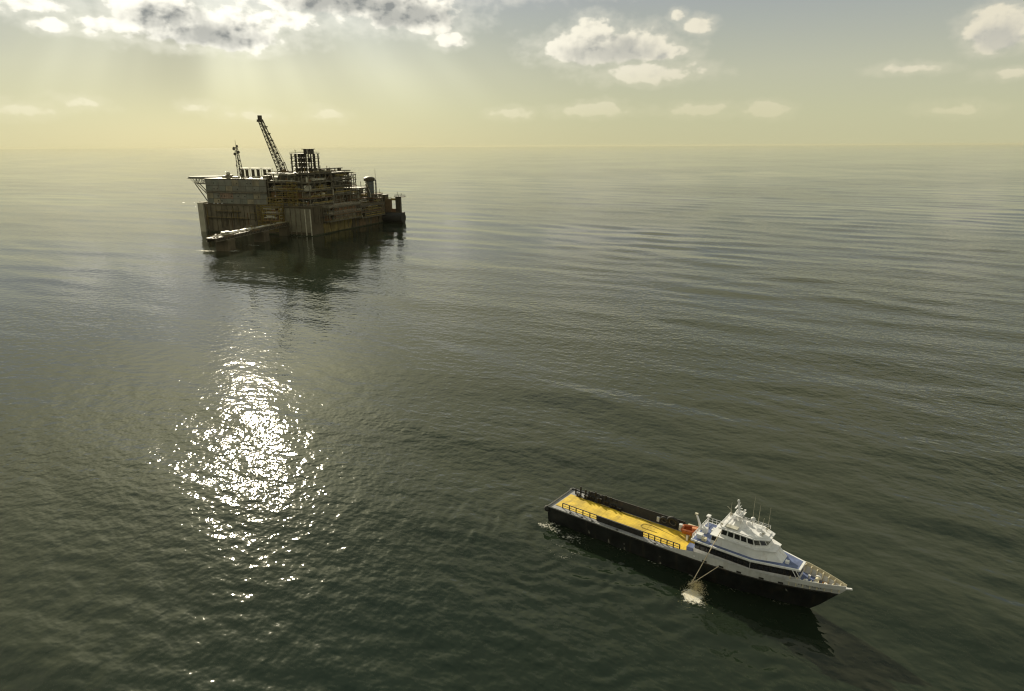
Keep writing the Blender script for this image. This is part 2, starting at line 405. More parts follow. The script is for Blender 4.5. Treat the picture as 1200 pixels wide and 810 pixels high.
    rot2 = N.add('ShaderNodeMapping'); rot2.inputs['Rotation'].default_value = (0, 0, -main + 0.7); N.l.new(pos, rot2.inputs['Vector'])
    v2 = N.vm('MULTIPLY', rot2.outputs[0], (1.0, 0.75, 1.0))
    h1 = N.noise(v1, 0.40, 1.0, 0.4); h2 = N.noise(v2, 0.95, 0.8, 0.4); h3 = N.noise(v1, 1.9, 0, 0.5)
    k = N.m('MULTIPLY_ADD', wind_, 1.4, 0.24)
    hgt = N.m('ADD', N.m('MULTIPLY', N.m('MULTIPLY', h1, 0.26), N.m('MULTIPLY_ADD', wind_, 1.05, 0.42)), N.m('MULTIPLY', N.m('ADD', N.m('MULTIPLY', h2, 0.114), N.m('MULTIPLY', h3, 0.031)), k))
    bp = N.add('ShaderNodeBump'); bp.inputs['Strength'].default_value = 1.0; bp.inputs['Distance'].default_value = 1.0
    N.l.new(hgt, bp.inputs['Height'])
    wc = N.mix(N.smooth(N.noise(pos, 0.006, 4, 0.55), 0.35, 0.65), (0.008, 0.016, 0.010), (0.015, 0.021, 0.011))
    N.l.new(wc, b.inputs['Base Color'])
    b.inputs['Roughness'].default_value = 0.045; b.inputs['IOR'].default_value = 1.333
    N.l.new(bp.outputs[0], b.inputs['Normal'])
    fb = N.add('ShaderNodeBsdfPrincipled'); fb.inputs['Base Color'].default_value = (0.62, 0.60, 0.52, 1); fb.inputs['Roughness'].default_value = 0.9
    fn = N.m('ADD', N.m('MULTIPLY', N.noise(pos, 2.6, 5, 0.65), 1.15), N.m('MULTIPLY', N.noise(v1, 0.55, 4, 0.6), 0.85))
    ff = N.m('MULTIPLY', N.smooth(N.m('ADD', attr('foam'), fn), 1.50, 1.78), N.smooth(attr('foam'), 0.08, 0.3))
    mx = N.add('ShaderNodeMixShader'); N.l.new(ff, mx.inputs[0]); N.l.new(b.outputs[0], mx.inputs[1]); N.l.new(fb.outputs[0], mx.inputs[2])
    N.l.new(mx.outputs[0], out.inputs[0])
    me.materials.append(m)
    o = bpy.data.objects.new('sea', me); col.objects.link(o); tag(o, kind='structure', label='calm grey green open sea with low ripples and a sun glint', cat='sea')
    # the sea goes on all round, below the wave troughs of the detailed sheet
    deep = MB().add([(-60000, -20000, -1.2), (60000, -20000, -1.2), (60000, 60000, -1.2), (-60000, 60000, -1.2)], [(0, 1, 2, 3)]).build('sea_beyond', m)
    tag(deep, kind='structure', label='flat open sea around and beyond the near waves', cat='sea')
build_sea()

# ------------------------------------------------------------------ offshore terminal
rig = empty('offshore_terminal', (*RIG_P, 0), RIG_R, 'large rusty concrete offshore gas terminal crowded with steel modules, helideck and leaning crane', 'platform')
RL, RW, RT = 112.0, 116.0, 22.8
STEPS = [(0, 30, RT), (30.01, 74, 20.8), (74.01, RW, 18.4)]
base_o = MB().box(-RL, 0, 0, 30, -6, RT).build('concrete_base', concrete_d, rig)
for (ya, yb, zt_) in STEPS[1:]: MB().box(-RL, 0, ya, yb, -6, zt_).build('base_block', concrete_d, base_o)
for k, (ya, yb, zt_) in enumerate(STEPS): MB().box(-RL - 0.6, 0.6, ya - (0.6 if k == 0 else 0), yb, zt_ + 0.02, zt_ + 1.0).build('deck_rim', concrete_d, base_o)
# wall bays, each a proud panel
def wall_panel(x0, x1, z0, z1, m, d=0.35): return MB().box(x0, x1, -d, -0.004, z0, z1).build('wall_panel', m, base_o)
xs = np.linspace(-RL + 4.5, -43, 12)
for i in range(11):
    wall_panel(xs[i] + 0.25, xs[i + 1] - 0.25, 1.0, 11.6 + random.uniform(-.4, .4), concrete if i % 3 else concrete_d, 0.3 + random.uniform(0, .12))
    wall_panel(xs[i] + 0.25, xs[i + 1] - 0.25, 12.2, RT - 0.3, concrete, 0.3 + random.uniform(0, .12))
for i in range(5):
    x = -25 + i * 4.9
    wall_panel(x + .2, x + 4.5, 2.8, 21.8, mat('panel_grey', (0.16, 0.145, 0.10), 0.7, 0, .2, .2, .6, (.08, .07, .04)), 0.5)
for i in range(6):
    x = -24.9 + i * 4.9
    MB().tube((x, -0.9, 0.5), (x, -0.9, 21.5), 0.45, 8).build('fender_pile', steel_l if i > 3 else steel, base_o)
for i in range(12):      # long side
    y0 = 3 + i * 9.2
    MB().box(0.004, 0.35 + random.uniform(0, .12), y0 + .3, y0 + 8.9, 9.6, [z_ for a_, b_, z_ in STEPS if a_ <= y0 + 8.9][-1] - .4).build('wall_panel', (concrete_d, concrete_d, rustd)[i % 3], base_o)
for i in range(4):
    y0 = 15 + i * 10
    MB().box(0.004, 0.7, y0 + .2, y0 + 9.6, 1.0, 8.6).build('wall_panel', mat('faded_yellow', (0.16, 0.12, 0.035), .7, 0, .35, .2, .8, (.07, .055, .03)), base_o)
for i in range(5):
    y0 = 58 + i * 11
    MB().box(0.004, 0.6, y0 + .2, y0 + 10.6, 1.0, 8.6).build('wall_panel', rustd if i % 2 else concrete_d, base_o)
MB().box(-RL - .12, 0.12, -0.12, RW + .12, -5, 1.0).build('tide_band', mat('marine_growth', (0.035, 0.04, 0.02), .9, 0, .5, .4), base_o)
MB().box(-RL - 2.2, -RL + 3.6, -1.6, 3.5, -3, RT + 1.6).build('painted_sunlit_edge', concrete_p, rig)  # added pale corner column; its colour stands in for the sunlit edge

def railing(x0, x1, y0, y1, z, parent, m=None, h=1.3, step=3.0, name='railing', sides='NSEW'):
    b_ = MB(); segs = []
    if 'S' in sides: segs.append(((x0, y0), (x1, y0)))
    if 'N' in sides: segs.append(((x0, y1), (x1, y1)))
    if 'W' in sides: segs.append(((x0, y0), (x0, y1)))
    if 'E' in sides: segs.append(((x1, y0), (x1, y1)))
    for (a, c_) in segs:
        L_ = math.hypot(c_[0] - a[0], c_[1] - a[1]); n_ = max(1, int(L_ / step))
        for hh in (h * .5, h): b_.tube((*a, z + hh), (*c_, z + hh), 0.06, 4)
        for i in range(n_ + 1):
            t_ = i / n_; p_ = (a[0] + (c_[0] - a[0]) * t_, a[1] + (c_[1] - a[1]) * t_)
            b_.tube((*p_, z), (*p_, z + h), 0.06, 4)
    return b_.build(name, m or steel_l, parent)

# living quarters: cladding panels on a dark frame
quart = MB().box(-106, -43, 2, 32, RT + 1.0, 44.4).build('living_quarters', steel_d, rig)
cl = [cladding, cladding_g, cladding, mat('cladding_olive', (0.225, 0.195, 0.13), .6, 0, .25, .2, .6), cladding]
nq = 9; wq = 63 / nq
for r_, (z0, z1) in enumerate(((24.2, 28.0), (28.3, 32.8), (34.2, 38.6), (38.9, 43.8))):
    for i in range(nq):
        m_ = cl[(i * 2 + r_ * 3 + random.randint(0, 1)) % 5]
        if r_ == 1 and i in (2, 3): m_ = cladding_r
        MB().box(-106 + i * wq + .12, -106 + (i + 1) * wq - .12, 1.75 + random.uniform(-.05, .08), 1.99, z0, z1).build('cladding_panel', m_, quart)
    for i in range(5):
        MB().box(-106.25, -106.004, 2.3 + i * 5.9, 8.0 + i * 5.9, z0, z1).build('cladding_panel', cladding, quart)
    for i in range(nq * 2):
        if random.random() < .25:
            x = -106 + (i + .5) * wq / 2
            MB().box(x - .45, x + .45, 1.6, 1.74, z0 + 1.6, z0 + 2.4).build('window', glassd, quart)
MB().box(-106.6, -43, 0.5, 1.74, 33.1, 33.9).build('walkway', steel, quart)
railing(-106.5, -43.2, 0.6, 1.7, 33.9, quart, steel, sides='SW')
MB().box(-106.4, -42.6, 1.6, 32.4, 44.402, 44.8).build('roof', steel, quart)
railing(-95, -43, 2.0, 32, 44.8, quart, steel_l, sides='SE')
for (x, y, w, d, h) in ((-93, 8, 3.4, 3, 2.0), (-88.5, 7, 5, 4, 2.6), (-80, 5, 6, 3, 1.4), (-70, 5, 4, 3, 1.1), (-50, 7, 6, 5, 2.4), (-62, 9, 5, 4, 1.6)):
    MB().box(x, x + w, y, y + d, 44.8, 44.8 + h).build('roof_unit', steel if h > 2 else steel_l, quart)
MB().sphere((-87, 9, 48.4), 1.7, 14, 8).build('radome', steel_l, quart, True)
# helideck
hel = empty('helideck'); hel.parent = rig; hel.location = (-116.5, 17, 0)
oc = [(15.6 * math.cos(rad(22.5 + 45 * i)), 16.5 * math.sin(rad(22.5 + 45 * i))) for i in range(8)]
MB().prism(oc, 44.85, 45.75).build('landing_deck', mat('helideck_green', (0.10, 0.12, 0.08), .8, 0, .2, .2), hel)
net = MB()
for i in range(8):
    a, c_ = Vector((*oc[i], 45.5)), Vector((*oc[(i + 1) % 8], 45.5)); o1, o2 = a * 1.1, c_ * 1.1; o1.z = o2.z = 44.4
    net.tube(o1, o2, .14, 5); net.tube(a, o1, .12, 5)
    for k in range(1, 6): net.tube(a.lerp(c_, k / 6), o1.lerp(o2, k / 6), .09, 4)
    net.loft([a, c_, o2, o1], [p + Vector((0, 0, -.06)) for p in (a, c_, o2, o1)])
net.build('safety_net', steel_d, hel)
for yy in (-14.5, -5, 5, 14):
    t_ = MB(); x0, x1 = -13.5, 10
    if abs(yy) > 12: x0 = -6
    for z in (40.0, 44.4): t_.tube((x0 if z > 42 else x0 + 5, yy, z), (x1, yy, z), .28, 6)
    n_ = 5; bx0 = x0 + 5
    for k in range(n_):
        xa = x0 + (x1 - x0) * k / n_; xb = x0 + (x1 - x0) * (k + .5) / n_; xc = x0 + (x1 - x0) * (k + 1) / n_
        t_.tube((xa, yy, 44.4), (max(xb, bx0), yy, 40), .18, 5); t_.tube((max(xb, bx0), yy, 40), (xc, yy, 44.4), .18, 5)
    t_.build('truss', steel_d, hel)
    MB().tube((max(x0 + 5, -6), yy, 40), (9.8, yy, 26), .38, 8).build('brace', steel_d, hel)
    MB().tube((1.0, yy, 40), (9.9, yy, 32), .3, 8).build('brace', steel_d, hel)
MB().box(1, 8, -15, -12, 24.0, 25.0).build('landing', concrete_p, hel)

# telecom mast
mast = empty('telecom_mast'); mast.parent = rig; mast.location = (-85, 22, 44.8)
MB().lattice((0, 0, 0), (-2.0, 0, 25), 3.6, 1.5, 11, .26, .13).build('lattice', steel_d, mast)
MB().tube((-2.0, 0, 25), (-2.2, 0, 31), .14, 6).build('antenna', steel_d, mast)
for (x, z, r) in ((-3.6, 24.0, 1.5), (-0.2, 26.0, 1.0), (-3.2, 19.5, 1.2), (.6, 21, 1.3), (.6, 14, .9), (-2.8, 10, .8)):
    MB().lathe((0, 0, 0), [(r * .2, -.5), (r * .8, -.15), (r, .25), (r * .96, .3)], 14).build('dish', steel_d, mast, loc=(x, -.8, z)).rotation_euler = (rad(80), 0, random.uniform(-.7, .7))
for z in (18, 24.6): MB().lathe((-1.6 * z / 25, 0, z), [(1.9, 0), (1.9, .25)], 10).build('ring_platform', steel_d, mast)
# exhaust stacks in pairs under a flat rain cover
for (xa, xb) in ((-82.8, -78.2), (-71.8, -66.4), (-59.6, -54.6)):
    st = empty('exhaust_stack_pair'); st.parent = rig; st.location = ((xa + xb) / 2, 22, 44.8)
    for x in (xa, xb):
        MB().lathe((x - (xa + xb) / 2, 0, 0), [(1.7, 0), (1.7, 1), (1.25, 1.4), (1.25, 6.3), (1.6, 6.4), (1.6, 7.0)], 16).build('stack', steel_d, st, True)
    MB().box(xa - (xa + xb) / 2 - 2.2, xb - (xa + xb) / 2 + 2.2, -2, 2, 7.7, 8.0).build('cover', steel_d, st)
    cp = MB()
    for sx in (-1, 1):
        for sy in (-1, 1): cp.tube((sx * ((xb - xa) / 2 + 1.8), sy * 1.7, 0), (sx * ((xb - xa) / 2 + 1.8), sy * 1.7, 7.7), .12, 5)
    cp.build('cover_frame', steel_d, st)

# process modules: decks on columns, packed with tanks, pipes and cabins
def module(x0, x1, y0, y1, levels, nx, ny, seed, fill=0.75, mcol=steel, open_top=False):
    r = random.Random(seed); mo = empty('process_module'); mo.parent = rig; mo.location = (x0, y0, 0)
    w, d = x1 - x0, y1 - y0; z0, z1 = levels[0], levels[-1]
    xs_ = [w * i / nx for i in range(nx + 1)]; ys_ = [d * j / ny for j in range(ny + 1)]
    for i, x in enumerate(xs_):
        for j, y in enumerate(ys_):
            if 0 < i < nx and 0 < j < ny: continue
            MB().tube((x, y, z0), (x, y, z1), .38, 6).build('column', mcol, mo)
    for li, z in enumerate(levels):
        bm_ = MB()
        for y in ys_: bm_.box(-.5, w + .5, y - .3, y + .3, z - .9, z - .3)
        for x in xs_: bm_.box(x - .29, x + .29, -.5, d + .5, z - .88, z - .32)
        bm_.build('deck_beam', mcol, mo)
        MB().box(-.7, w + .7, -.7, d + .7, z - .298, z).build('deck_plate', r.choice([steel, steel_d, rustm, steel]), mo)
        rl = railing(-.5, w + .5, -.5, d + .5, z, mo, r.choice([steel, olive, steel_l]), 1.3, 3.5)
        if li == len(levels) - 1: break
        zt = levels[li + 1] - .9; hgt = zt - z
        # things on this deck, visible along the near (south) and east edges
        for (ax, L_) in (('x', w), ('y', d)):
            p_ = 0.8
            while p_ < L_ - 2:
                s_ = r.uniform(2, 6.5)
                if r.random() < fill and p_ + s_ < L_:
                    dep = r.uniform(.4, 2.4); kind = r.random(); hh = hgt * r.uniform(.45, .95)
                    mm = r.choice([steel, steel_d, rustm, olive, cladding, cladding_g, steel_l, steel, rustm])
                    if ax == 'x': bx_ = (p_, p_ + s_, dep, dep + r.uniform(2, 5))
                    else: bx_ = (w - dep - r.uniform(2, 5), w - dep, p_, p_ + s_)
                    cx, cy = (bx_[0] + bx_[1]) / 2, (bx_[2] + bx_[3]) / 2
                    if kind < .35: MB().box(bx_[0], bx_[1], bx_[2], bx_[3], z + .002, z + hh).build('equipment_cabin', mm, mo)
                    elif kind < .6:
                        rr = min(s_ * .35, hh * .42)
                        if ax == 'x': o_ = MB().tube((bx_[0], cy, z + rr + .4), (bx_[1], cy, z + rr + .4), rr, 14)
                        else: o_ = MB().tube((cx, bx_[2], z + rr + .4), (cx, bx_[3], z + rr + .4), rr, 14)
                        for q_ in (.25, .75):
                            X_ = bx_[0] + (bx_[1] - bx_[0]) * q_; Y_ = bx_[2] + (bx_[3] - bx_[2]) * q_
                            o_.box(X_ - .3, X_ + .3, Y_ - .3, Y_ + .3, z + .002, z + rr)
                        o_.build('pressure_vessel', mm, mo, True)
                    elif kind < .8:
                        rr = min(s_ * .3, 1.6); MB().lathe((cx, cy, z), [(rr, 0.002), (rr, hh * .8), (rr * .75, hh * .93), (rr * .2, hh)], 14).build('tank', mm, mo, True)
                    else:
                        o_ = MB()
                        for k in range(r.randint(2, 4)):
                            px_ = bx_[0] + .6 * k; o_.tube((px_, bx_[2], z), (px_, bx_[2], zt), r.uniform(.15, .32), 7)
                        o_.build('riser_pipes', mm, mo)
                p_ += s_ + r.uniform(.3, 1.2)
        MB().box(w * .14, w * .88, d * .2, d * .86, z + .003, zt - r.uniform(.2, 1.5)).build('bulkhead_core', r.choice([steel, rustm, rustd, steel_d]), mo)
        # long pipes and cross bracing
        pp = MB()
        for k in range(3):
            zz = z + r.uniform(.6, hgt); yy = -r.uniform(.1, .45)
            pp.tube((r.uniform(0, w * .3), yy, zz), (r.uniform(w * .6, w), yy, zz), r.uniform(.14, .3), 7)
            zz = z + r.uniform(.6, hgt); pp.tube((w + .35, r.uniform(0, d * .3), zz), (w + .35, r.uniform(d * .6, d), zz), r.uniform(.14, .3), 7)
        pp.build('pipe_run', r.choice([steel_l, steel, olive, rustm]), mo)
        br = MB()
        for i in range(nx):
            if r.random() < .4: br.tube((xs_[i], 0, z), (xs_[i + 1], 0, zt), .2, 5)
        for j in range(ny):
            if r.random() < .5: br.tube((w, ys_[j], z), (w, ys_[j + 1], zt), .2, 5)
        if br.v: br.build('brace', mcol, mo)
    return mo
module(-42, -2, 3, 34, [24.0, 30.0, 36.0, 42.5, 49.5], 6, 4, 3, .8)
module(-41, -2.5, 35.5, 62, [22.0, 30.5, 37.0, 43.5, 49.0], 4, 5, 5, .62)
module(-36, -3.5, 63.5, 73.8, [22.0, 30.0, 36.5, 42.0, 46.5], 4, 3, 8, .5)
module(-50, -5, 78, 96, [19.6, 24.5, 29.5, 34.0], 5, 4, 12, .8)
module(-30, -1, 98, 114, [19.6, 23.4, 27.0], 4, 3, 15, .9)
module(0.9, 6.2, 16, 64, [10.6, 16.2, 22.0], 2, 7, 41, .9)
module(0.9, 5.2, 66, 106, [8.8, 13.6, 18.6], 2, 6, 43, .9)
module(-43, -27, -5.4, -1.0, [12.4, 17.6, 23.0], 4, 2, 47, .85, olive)
module(-96, -46, 36, 70, [22.0, 33.0, 43.5], 5, 4, 21, .5)
# upper pipe rack: three stepped lines
rk = empty('pipe_rack'); rk.parent = rig; rk.location = (0, 0, 0)
for (z, y1, x) in ((52.2, 58, -5), (49.9, 68, -3.5), (48.0, 70, -2.2)):
    o_ = MB()
    for dx_ in (0, 1.2, 2.4): o_.tube((x - dx_ - 1, 16, z), (x - dx_ - 1, y1, z), .38, 8)
    o_.build('rack_pipes', steel_d, rk, True)
    for k in range(9):
        y = 18 + (y1 - 19) * k / 8; MB().tube((x - 2, y, 46.5 if z < 49 else 49.5), (x - 2, y, z), .28, 6).build('rack_post', steel_d, rk)
# olive stair and scaffold towers
for (x, y, w, z1) in ((-22, 1.0, 9, 42.5), (-41, -1.9, 15, 30.0), (-52, -1.8, 8, 24)):
    sc = empty('scaffold_tower'); sc.parent = rig; sc.location = (x, y, 0)
    zb = 23.85 if y > 0 else 3.0; n_ = int((z1 - zb) / 2.6)
    fr = MB()
    for xx in np.linspace(0, w, max(3, int(w / 2.4))):
        for yy in (0, 1.5): fr.tube((xx, yy, zb), (xx, yy, z1), .16, 5)
    for k in range(n_ + 1):
        z = zb + (z1 - zb) * k / n_
        for yy in (0, 1.5): fr.tube((0, yy, z), (w, yy, z), .12, 5)
        if k < n_:
            zz = zb + (z1 - zb) * (k + 1) / n_
            fr.tube((0 if k % 2 else w, -.1, z), (w if k % 2 else 0, -.1, zz), .14, 5)
    fr.build('tube_frame', olive, sc)
    for k in range(n_):
        z = zb + (z1 - zb) * (k + 1) / n_
        MB().box(0.1, w - .1, .15, 1.35, z - .12, z + .06).build('walkway_board', olive if k % 3 else rustm, sc)
# crane
cr = empty('pedestal_crane'); cr.parent = rig; cr.location = (-40, 22, 0)
MB().lathe((0, 0, 0), [(2.2, 24), (2.2, 46), (2.8, 47), (2.8, 48)], 18).build('pedestal', olive, cr, True)
MB().box(-3, 3.4, -2.4, 2.4, 48.002, 51.0).build('slew_house', steel, cr)
MB().box(-3.6, -1.6, -2.9, -2.41, 48.3, 50.6).build('cab', glassd, cr)
MB().tube((2.5, -1.8, 51), (1.4, -.4, 58), .3, 6).tube((2.5, 1.8, 51), (1.4, .4, 58), .3, 6).tube((-2, -1.8, 51), (1.4, -.4, 58), .2, 6).build('gantry', steel_d, cr)
bo = MB().lattice((-1.5, 0, 50), (-17.0, -2, 91.5), 4.6, 2.6, 17, .36, .17).build('boom', steel_d, cr)
MB().box(-19.4, -15.6, -3.6, -.6, 90.6, 92.0).box(-18.6, -15.9, -3.2, -1.0, 92.002, 95.2).box(-20.6, -14.2, -2.4, -1.9, 90.0, 90.59).build('boom_head', steel_d, bo)
for k in range(6):
    t_ = .2 + .13 * k; p_ = Vector((-1.5, 0, 50)).lerp(Vector((-17, -2, 91.5)), t_)
    MB().box(p_.x + 1.6, p_.x + 3.6, p_.y - .8, p_.y + .8, p_.z + .4, p_.z + 1.3).build('boom_step', steel_d, bo)
MB().tube((1.4, .2, 58), (-15, -1.6, 91), .08, 5).tube((1.4, -.2, 58), (-15, -2.2, 91), .08, 5).build('hoist_cable', steel_d, cr)
# open frame tower
ft = empty('frame_tower'); ft.parent = rig; ft.location = (-29.5, 20, 49.5)
lv = [0.0, 4.0, 7.8, 11.6, 15.2]
for i in range(5):
    for j in range(3):
        if i in (1, 2, 3) and j == 1: continue
        MB().box(i * 4.8 - .42, i * 4.8 + .42, j * 5 - .42, j * 5 + .42, 0.002, 15.2).build('column', steel_d, ft)
for k, z in enumerate(lv[1:]):
    MB().box(-.9, 20.1, -.9, 10.9, z - .5, z).build('floor_plate', steel_d, ft)
    railing(-.8, 20, -.8, 10.8, z, ft, steel_d, 1.2, 2.4)
    MB().box(5.4, 9.0, 1.2, 7, z - 3.4, z - .51).build('process_unit', steel_d, ft)
    if k % 2 == 0: MB().lathe((14.4, 5, z - 3.5), [(1.9, 0), (1.9, 2.2), (.6, 2.9)], 14).build('tank', steel, ft, True)
    MB().tube((0, -.2, z - 3.8), (4.8, -.2, z - .5), .2, 5).tube((19.2, -.2, z - 3.8), (14.4, -.2, z - .5), .2, 5).build('brace', steel_d, ft)
MB().box(9.2, 18.4, 2, 8, 18.4, 18.9).box(14, 17.6, 3, 7, 15.202, 18.39).box(10.2, 10.9, 3, 7, 15.202, 18.38).build('hoist_platform', steel_d, ft)
MB().tube((3.5, 2, 15.2), (2.4, 2, 18.2), .16, 5).tube((2.4, 2, 18.2), (3.9, 2, 17.2), .14, 5).build('vent_pipe', steel_d, ft)
# tall insulated column with a wide head, and its mast
tv = empty('tall_vessel'); tv.parent = rig; tv.location = (-6, 101, 24.4)
MB().lathe((0, 0, 0), [(3.9, 0), (3.9, 14), (3.5, 15.2)], 22).build('shell', mat('vessel_blue', (0.10, 0.115, 0.12), .5, .2, .25, .3, .3), tv, True)
MB().lathe((0, 0, 14.0), [(3.0, 0), (5.2, 1.0), (5.2, 3.4), (3.6, 4.4), (1.0, 4.8)], 18).build('head', steel_d, tv, True)
for k in range(4): MB().lathe((0, 0, 2.5 + k * 3.2), [(4.0, 0), (4.5, .1), (4.5, .3), (4.0, .4)], 18).build('stiffening_ring', steel, tv)
MB().lattice((6.6, 0, 0), (6.6, 0, 16), 1.2, .8, 8, .14, .09).tube((6.6, 0, 16), (6.6, 0, 25.2), .16, 6).build('mast', steel_d, tv)
MB().tube((-1.5, -4.2, 15), (3.0, -4.2, 3), .4, 8).tube((3, -4.2, 3), (3, -4.2, 0), .4, 8).build('downpipe', steel_l, tv, True)
# service pipes, ladders and walkways on the concrete walls
rp = random.Random(31)
for i in range(34):
    x = rp.uniform(-108, -27); z0 = rp.uniform(1.5, 12); MB().tube((x, -.75, z0), (x, -.75, rp.uniform(z0 + 4, RT)), rp.uniform(.12, .3), 6).build('wall_pipe', rp.choice([steel_d, rustd, olive, steel, rustm]), base_o)
for i in range(26):
    y = rp.uniform(4, 112); z0 = rp.uniform(1.5, 9); MB().tube((.95, y, z0), (.95, y, rp.uniform(z0 + 3, 18)), rp.uniform(.15, .35), 6).build('wall_pipe', rp.choice([steel_d, rustd, olive, steel]), base_o)
for (x0, x1, z) in ((-104, -62, 12.0), (-60, -44, 16.5), (-96, -70, 17.5)):
    MB().box(x0, x1, -1.9, -.45, z - .15, z).build('wall_walkway', steel_d, base_o); railing(x0, x1, -1.85, -.5, z, base_o, olive, 1.2, 2.5, sides='SEW')
for (y0, y1, z) in ((10, 58, 14.2), (62, 108, 11.5), (30, 80, 9.3)):
    MB().box(.5, 2.0, y0, y1, z - .15, z).build('wall_walkway', steel_d, base_o); railing(.55, 1.95, y0, y1, z, base_o, rp.choice([olive, steel]), 1.2, 2.5, sides='EN')
for x in (-101, -78, -55, -30):
    l_ = MB().tube((x, -.85, 1), (x, -.85, RT), .09, 5).tube((x + .7, -.85, 1), (x + .7, -.85, RT), .09, 5)
    for k in range(20): l_.tube((x, -.85, 1.5 + k * 1.05), (x + .7, -.85, 1.5 + k * 1.05), .06, 4)
    l_.build('ladder', steel_d, base_o)
# clutter that breaks the roof line
for i in range(46):
    y = rp.uniform(6, 92); zt_ = 49.6 if y < 62 else (46.6 if y < 73 else 34.1); x = rp.uniform(-40, -4) if y < 74 else rp.uniform(-40, -8)
    h = rp.uniform(1.2, 5.5)
    if rp.random() < .5: MB().tube((x, y, zt_), (x + rp.uniform(-.4, .4), y, zt_ + h), rp.uniform(.1, .35), 6).build('vent_pole', rp.choice([steel_d, steel, olive]), rig)
    else: MB().box(x - rp.uniform(.6, 2), x + rp.uniform(.6, 2), y - 1, y + 1, zt_ + .003, zt_ + h * .55).build('roof_equipment', rp.choice([steel_d, steel, rustd, rustm, cladding]), rig)
# deck lamps along the walls
for (x, y, z) in ((0.9, 38, 19.6), (-97, -.4, 24.3), (-93, -.4, 24.3), (-88.5, -.4, 24.3), (-33, -.7, 31.5), (-5, 2, 27.4)):
    MB().box(x - .35, x + .35, y - .35, y + .35, z - .3, z + .35).build('floodlight', boatwhite, rig)

# ------------------------------------------------------------------ berthing platform at the far end
bp_ = empty('berthing_platform', (*rig_xy(3, 119), 0), RIG_R, 'dark berthing platform with thick black fender at the right end of the terminal', 'dock')
MB().box(-12, 15.5, -2, 3, -5, 9.4).build('caisson', steel_d, bp_)
MB().tube((-16, -5.2, 4.0), (18.2, -5.2, 4.6), 4.7, 20).build('fender_roll', rubber, bp_, True)
MB().box(-3, 3.0, -1.6, 1.0, 9.402, 21.6).build('equipment_block', rustd, bp_); MB().box(-10.5, -3.01, -1.2, 5.2, 9.402, 25.6).build('stair_block', steel_d, bp_); railing(-2.9, 2.9, -1.5, .9, 21.6, bp_, olive, 1.3, 2.2)
MB().box(8.2, 13.2, -1.6, 1.2, 9.402, 23.6).build('winch_house', steel_d, bp_)
MB().box(3.002, 8.198, -1, .6, 20.4, 22.4).build('link_deck', olive, bp_); MB().box(3.002, 8.198, -1, .6, 9.402, 12.6).build('lower_deck', rustm, bp_)
MB().box(7.6, 17.4, -2.4, 2.0, 23.602, 24.3).build('top_platform', steel_d, bp_)
railing(7.7, 17.3, -2.3, 1.9, 24.3, bp_, steel_d, 1.4, 2.0)
MB().tube((10, 1, 24.3), (9.4, 1, 28.4), .18, 5).tube((13, 1, 24.3), (13.8, 1, 27.2), .16, 5).build('lamp_pole', steel_d, bp_)
MB().tube((-9.4, 0, 9.4), (-9.4, 0, 31), .16, 5).tube((-10.3, 0, 27.5), (-8.5, 0, 27.5), .12, 5).build('antenna', steel_d, bp_)

# ------------------------------------------------------------------ mooring trestle in front of the terminal
ja, jb = Vector((-9.4, -101, 0)), Vector((-26, -0.9, 0))
jl = (jb - ja).length; jang = math.atan2(jb.y - ja.y, jb.x - ja.x)
jet = empty('mooring_trestle', (*rig_xy(ja.x, ja.y), 0), RIG_R + jang, 'long low mooring trestle on square concrete piers running out from the terminal', 'jetty')
for k in range(9):
    x0 = jl * k / 9; MB().box(x0 + .06, x0 + jl / 9 - .06, -3.6, 3.6, 9.4, 10.5).build('deck_slab', rustd if k % 3 == 1 else steel_d, jet)
MB().box(0.1, jl - .2, -3.3, -2.5, 7.8, 9.398).box(0.1, jl - .2, 2.5, 3.3, 7.8, 9.398).build('girder', steel_d, jet)
ra = railing(0.4, jl - .4, -3.5, 3.5, 10.5, jet, olive, 1.3, 3.0, sides='NSW')
def pier(x, y, w, d, h=7.79):
    p_ = MB(); p_.box(x - d / 2, x + d / 2, y - w / 2, y + w / 2, -6, h).box(x - d / 2 - .5, x + d / 2 + .5, y - w / 2 - .5, y + w / 2 + .5, h - 1.4, h - .5)
    return p_.build('pier', concrete_d, jet)
pier(16, 0, 9.5, 9); pier(64, 0, 8.5, 8); pier(100, 0, 7, 6)
MB().box(22, 31, 3.602, 9.5, 6.6, 8.0).build('side_platform', concrete_d, jet); pier(26.5, 6.6, 5, 6, 6.59)
pl = MB()
for yy in (-1.9, -1.2, 1.6): pl.tube((2, yy, 11.1), (jl - 1, yy, 11.1), .3, 8)
pl.build('pipeline', steel_l, jet, True)
